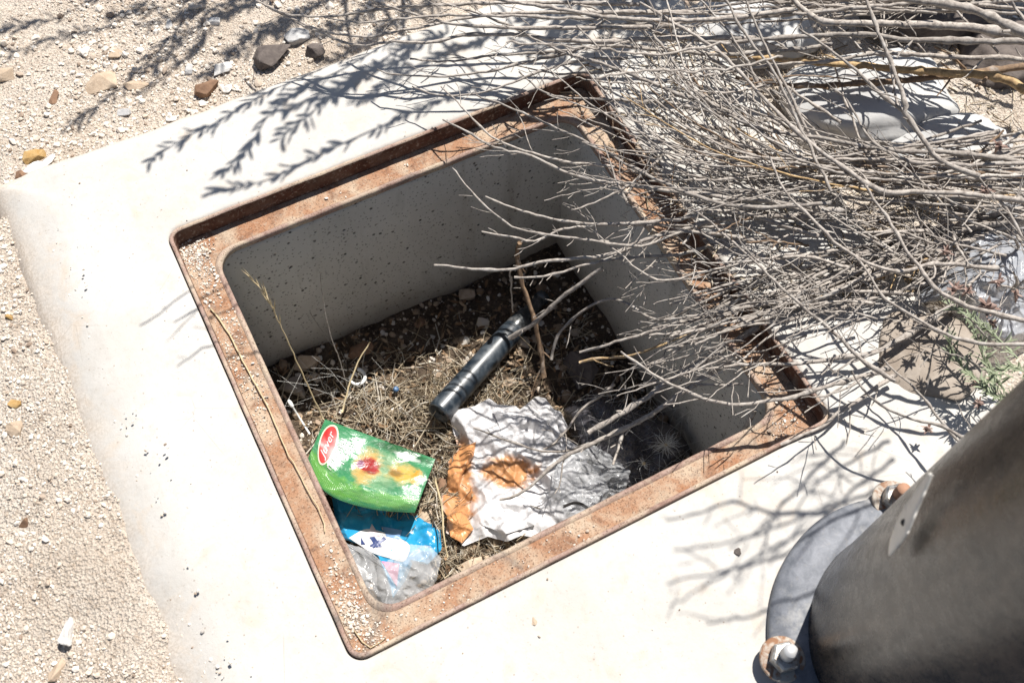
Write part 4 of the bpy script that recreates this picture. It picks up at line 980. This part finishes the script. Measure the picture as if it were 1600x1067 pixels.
# blue wrapper
bl = thing('blue_wrapper', 'torn bright blue snack wrapper with white and pink print under the pouch', 'wrapper')
HB = lambda x, y, t: -0.372+0.012*crumple(x, y, 21, .9)+0.03*min(1, max(0, (y-800)/50))
HBs = lambda x, y, t: HB(x, y, t)-0.01*max(0, t-.9)/.1
sheet('sheet', [(518, 772), (560, 782), (610, 790), (655, 800), (688, 826), (690, 858), (668, 882), (645, 878), (634, 905), (614, 934), (604, 905), (590, 872), (565, 852), (538, 842), (524, 812)], HBs, MAT_BLUE, bl, 220, 54, seed=9, rag=.4)
patch('print', [(545, 840), (575, 826), (618, 838), (640, 852), (632, 876), (610, 872), (580, 862)], HB, INK['white'], bl)
patch('print', [(573, 838), (581, 818), (594, 838)], HB, INK['pale'], bl, .0016)
patch('print', [(596, 876), (624, 880), (620, 916)], HB, INK['pink'], bl, .0016)
patch('print', [(596, 822), (628, 828), (624, 842), (604, 838)], HB, INK['sky'], bl, .0016)
for q in ([(577, 852), (600, 838), (604, 842), (584, 856)], [(577, 839), (585, 838), (597, 854), (588, 855)], [(564, 839), (568, 846), (571, 850), (564, 850)]): patch('print', q, HB, INK['navy'], bl, .0022)
tb = thing('clear_bag', 'clear plastic bag over the blue wrapper in the near corner of the pit', 'plastic bag')
HT = lambda x, y, t: -0.330+0.010*(1-t*t)+0.021*crumple(x, y, 31, 1.0)
sheet('sheet', [(540, 848), (575, 858), (600, 880), (640, 850), (672, 852), (690, 872), (682, 905), (665, 935), (630, 956), (596, 962), (575, 940), (562, 895)], HT, MAT_CLEAR, tb, 220, 54, seed=12)
# bottle
bt = thing('bottle', 'dark glass bottle lying on the straw behind the white bag', 'bottle')
b0 = P(684, 646, -0.345); b1 = P(850, 462, -0.388); ax = b1-b0; BL = ax.length; br = 0.0215
mb = MB(); lathe(mb, [(br*.5, .006), (br*.8, .0015), (br*.95, .0), (br, .006), (br*1.01, .03), (br, BL*.55), (br*.98, BL*.66), (br*.9, BL*.70)], b0, ax, 40, False); bo = mb.build('body', MAT_GLASS, bt)
mb = MB(); lathe(mb, [(br*.89, BL*.70), (br*.93, BL*.72), (br*.9, BL*.76), (br*.78, BL*.81), (br*.60, BL*.85), (br*.55, BL*.90), (br*.52, BL*.96)], b0, ax, 40, False); mb.build('neck', MAT_DUSTGLASS, bt)
mb = MB(); lathe(mb, [(br*.53, BL*.955), (br*.66, BL*.958), (br*.66, BL*.985), (br*.58, BL), (br*.4, BL), (br*.38, BL*.97)], b0, ax, 30, False); mb.build('mouth_ring', MAT_GLASS, bt)
mb = MB(); lathe(mb, [(br*.2, .012), (br*.52, .006)], b0, ax, 30, True); mb.build('base', MAT_GLASS, bt)
# black strap
mb = MB(); pts = catmull([P(x, y, -.29-.02*k) for k, (x, y) in enumerate([(880, 792), (900, 786), (918, 796), (924, 818), (914, 838)])], .004)
rows = [[p+Vector((0, 0, .006)), p+Vector((.002, -.002, .0)), p-Vector((0, 0, .006))] for p in pts]; mb.grid(rows)
st = mb.build('strap', MAT_BLACK); tag(st, 'short curled black strap beside the clear bag near the rail', 'strap'); q = st.modifiers.new('s', 'SOLIDIFY'); q.thickness = .002
# cotton swab, small blue cap, pale curl
sw = thing('cotton_swab', 'white cotton swab left of the green pouch', 'cotton swab')
mb = MB(); pa, pb = P(457, 635, -.33), P(484, 678, -.35); mb.tube([pa, pb], [.0016, .0016], 8); mb.build('stick', INK['plastic'], sw)
mb = MB(); lathe(mb, [(.0016, 0), (.0032, .003), (.0034, .010), (.002, .015)], pa+(pa-pb).normalized()*-.002, pa-pb, 10); mb.build('tip', INK['plastic'], sw)
def cap(px, py, z, mat, label, name, cat, r=.008):
    mb = MB(); c = P(px, py, z); lathe(mb, [(r*.9, -.002), (r, .0), (r, .005), (r*.85, .0065), (r*.3, .0066)], c, Vector((.3, -.2, 1)), 20); o = mb.build(name, mat); return tag(o, label, cat)
cap(618, 609, -.375, INK['cobalt'], 'tiny blue plastic piece on the straw left of the bottle', 'plastic_piece', 'plastic piece', .005)
mb = MB(); c0 = P(556, 592, -.385)
pts = [c0+Vector((math.cos(a)*(.003+.0022*a), math.sin(a)*(.003+.0022*a), .004*math.sin(a*.7)+.004)) for a in [k*.25 for k in range(30)]]
mb.tube(pts, [.0012+.0028*k/30 for k in range(30)], 8); tag(mb.build('curled_scrap', INK['plastic']), 'small pale curled scrap in the shade at the left of the pit', 'scrap')
# stones in the pit
for i, (px, py, w, h, mt, lab) in enumerate([(478, 566, 56, 30, 'tan', 'rounded tan stone at the foot of the far wall, left end'), (565, 548, 60, 26, 'brown', 'brown slab leaning at the foot of the far wall'), (728, 462, 40, 24, 'tan', 'tan stone at the foot of the far wall above the bottle'),
      (908, 580, 60, 70, 'dark', 'dark upright stone in the shade right of the bottle'), (945, 672, 34, 30, 'grey', 'round grey stone half under the dark bag'), (655, 505, 22, 18, 'brown', 'small reddish brown stone in the shade left of the bottle'), (690, 760, 34, 60, 'brown', 'brown stone between the green pouch and the white bag'),
      (740, 890, 70, 40, 'tan', 'tan stone near the rail below the white bag'), (460, 610, 50, 40, 'dun', 'earthy stone in the left corner of the pit'), (668, 812, 40, 30, 'tan', 'tan stone between the blue wrapper and the white bag'), (620, 640, 20, 16, 'white', 'white pebble on the straw above the green pouch'),
      (570, 885, 60, 44, 'grey', 'grey stone under the torn blue wrapper near the corner'), (795, 598, 26, 14, 'tan', 'pale chip on the straw right of the bottle')]):
    z = floor_z(*P(px, py, -.39).to_2d()); stone(px, py, w, h, 20, ST[mt], lab, z=z+.004, seed=60+i, group='stones lying in the pit')
# straw and leaf litter (uncountable)
mb = MB(); rr = random.Random(77)
def straw(px, py, L, r, up=.3, zo=.004):
    c = P(px, py, -.39); 
    if abs(c.x) > .285 or abs(c.y) > .28: return
    z = floor_z(c.x, c.y)+zo+rr.random()*.012; a = rr.uniform(0, 6.28); d = Vector((math.cos(a), math.sin(a), rr.uniform(-.1, up))); c = Vector((c.x, c.y, z))
    b = Vector((rr.uniform(-1, 1), rr.uniform(-1, 1), rr.uniform(-.3, .6)))*L*.12
    mb.tube([c-d*L/2, c+b, c+d*L/2], [r, r, r*.7], 3)
for i in range(950): straw(rr.gauss(680, 95), rr.gauss(632, 38), rr.uniform(.015, .06), rr.uniform(.0004, .0011))
for i in range(600): straw(rr.uniform(430, 1080), rr.uniform(480, 900), rr.uniform(.01, .05), rr.uniform(.0003, .0009))
for i in range(420): straw(rr.gauss(740, 90), rr.gauss(870, 22), rr.uniform(.01, .045), rr.uniform(.0004, .001))
for i in range(260): straw(rr.gauss(690, 14), rr.gauss(790, 50), rr.uniform(.02, .06), rr.uniform(.0005, .001))
for i in range(160): straw(rr.uniform(440, 1050), rr.uniform(520, 880), rr.uniform(.05, .11), rr.uniform(.0006, .0013), .7, .01)
tag(mb.build('dry_straw', MAT_STRAW), kind='stuff')
mb = MB()
for i in range(1200):
    c = P(rr.uniform(420, 1100), rr.uniform(440, 920), -.39)
    if abs(c.x) > .285 or abs(c.y) > .28: continue
    c = Vector((c.x, c.y, floor_z(c.x, c.y)+.003+.008*rr.random()))
    leaf_blade(mb, c, Vector((rr.uniform(-1, 1), rr.uniform(-1, 1), rr.uniform(-.2, .5))), Vector((rr.uniform(-.6, .6), rr.uniform(-.6, .6), 1)), rr.uniform(.006, .022), rr.uniform(.002, .007), rr.uniform(-.3, .4))
tag(mb.build('leaf_litter', MAT_LEAF), kind='stuff')
mb = MB()       # twig litter and crumbs under the shrubs
for i in range(1500):
    c = P(rr.uniform(900, 1640), rr.uniform(-20, 470), 0)
    if abs(c.x) < IX and abs(c.y) < IY: continue
    onp = c.x < PX1-.03 and c.y < PY1-.03
    if onp and rr.random() < .45: continue
    z = (pad_z(c.x, c.y) if onp else ground_z(c.x, c.y))+.001
    if abs(c.x) < HX-LT and abs(c.y) < HY-LT: z = LED+.002
    c = Vector((c.x, c.y, z)); a = rr.uniform(0, 6.28); L = rr.uniform(.006, .04); d = Vector((math.cos(a), math.sin(a), rr.uniform(0, .15)))
    mb.tube([c, c+d*L*.5+Vector((0, 0, L*.05)), c+d*L], [rr.uniform(.0005, .0013)]*3, 3)
tag(mb.build('twig_litter', MAT_STRAW), kind='stuff')
# grass stalks
def stalk(pts, r, label, seedhead=False, seed=0, mat=None, name='grass_stalk'):
    t = thing(name, label, 'grass stalk', 'dry grass stalks'); path = jitter_path(catmull(pts, .01), random.Random(seed), .0012)
    n = len(path); mb = MB(); mb.tube(path, [r*(1-.5*i/n) for i in range(n)], 5); mb.build('stem', mat or MAT_STALK, t)
    if seedhead:
        rr = random.Random(seed)
        for k in range(16):
            i = n-1-int(k*.55); i = max(1, i); p = path[i]; d = (path[i]-path[i-1]).normalized()
            s = Vector((rr.uniform(-1, 1), rr.uniform(-1, 1), rr.uniform(-.6, .6))); d2 = (d+s*.32).normalized(); L = rr.uniform(.018, .034)
            mb = MB(); mb.tube([p, p+d2*L*.3, p+d2*L*.6, p+d2*L], [.0006, .0013, .0009, .0002], 4); mb.build('spikelet', MAT_STALK, t)
    return t
stalk([P(505, 655, -.33), P(480, 600, -.26), P(455, 545, -.19), P(432, 495, -.12), P(415, 462, -.075), P(398, 440, -.05)], .0013, 'pale grass stalk with a bristly seed head rising in front of the far wall', True, 3)
stalk([P(545, 612, -.38), P(530, 560, -.30), P(515, 520, -.24), P(505, 470, -.18), P(500, 425, -.12)], .0012, 'thin grey stalk right of the seed head against the far wall', False, 4, MAT_BARK)
stalk([P(534, 645, -.36), P(545, 605, -.34), P(560, 565, -.32), P(578, 534, -.30)], .0019, 'short thick straw stub leaning towards the far wall', False, 5)
stalk([P(520, 540, -.33), P(495, 505, -.30), P(478, 478, -.28)], .0007, 'hair-thin stalk left of the thin grey stalk', False, 6, MAT_BARK)
stalk([P(x, y, LED+.004) for x, y in [(329, 482), (352, 512), (370, 545), (395, 592), (420, 640), (446, 700), (470, 745), (500, 800), (508, 830)]], .0013, 'long pale straw lying along the left ledge of the frame', False, 7)
stalk([P(x, y, LED+.003) for x, y in [(552, 985), (566, 1002), (580, 1012)]]+[P(602, 996, LED+.003)], .0009, 'short bent straw in the near corner of the frame ledge', False, 8)
stalk([P(680, 745, -.30), P(690, 790, -.31), P(694, 840, -.32), P(700, 870, -.34)], .002, 'straw stem between the blue wrapper and the white bag', False, 9)
# bristly seed heads and web hairs
def bristle(px, py, z, R, n, label, seed):
    t = thing('seed_head', label, 'seed head', 'bristly seed heads'); rr = random.Random(seed); c = P(px, py, z)
    mb = MB(); lathe(mb, [(.001, -.004), (.003, .0), (.0025, .003), (.0005, .005)], c, Vector((.2, -.3, 1)), 8); core = mb.build('core', MAT_STALK, t)
    mb = MB()
    for i in range(n):
        d = Vector((rr.gauss(0, 1), rr.gauss(0, 1), rr.gauss(.2, .8))).normalized(); L = R*rr.uniform(.6, 1.1); b = Vector((rr.uniform(-1, 1), rr.uniform(-1, 1), rr.uniform(-1, 1)))*L*.22
        mb.tube([c, c+d*L*.5+b, c+d*L], [.00035, .0003, .0001], 3, cap=False)
    tag(mb.build('bristle', MAT_WEB, core), kind='stuff')
bristle(1040, 695, -.27, .03, 80, 'silvery bristly seed head in the shaded right corner of the pit', 1)
bristle(1006, 724, -.30, .014, 26, 'smaller bristly seed head left of the silvery one', 2)
mb = MB()
for i in range(170):
    px, py = (rr.uniform(900, 1090), rr.uniform(590, 770)) if rr.random() < .85 else (rr.uniform(430, 600), rr.uniform(570, 640))
    c = P(px, py, rr.uniform(-.37, -.27)); L = rr.uniform(.01, .045)
    d = Vector((rr.uniform(-1, 1), rr.uniform(-1, 1), rr.uniform(-.5, .5))).normalized(); b = Vector((rr.uniform(-1, 1), rr.uniform(-1, 1), rr.uniform(-1, 1)))*L*.3
    mb.tube([c-d*L, c+b, c+d*L], [.0002]*3, 3, cap=False)
tag(mb.build('web_hairs', MAT_WEB), kind='stuff')
# clear bag among the branches on the right
rbag = thing('milky_bag', 'bluish white torn plastic bag caught among branches at the right edge', 'plastic bag')
HR = lambda x, y, t: -0.005+0.045*(1-t*t)+0.022*crumple(x, y, 41, .8)-.02*max(0, t-.9)/.1
sheet('sheet', [(1415, 480), (1450, 440), (1480, 410), (1490, 380), (1530, 330), (1580, 310), (1640, 330), (1650, 430), (1630, 520), (1570, 540), (1520, 520), (1470, 470)], HR, MAT_MILKY, rbag, 240, 60, seed=15)
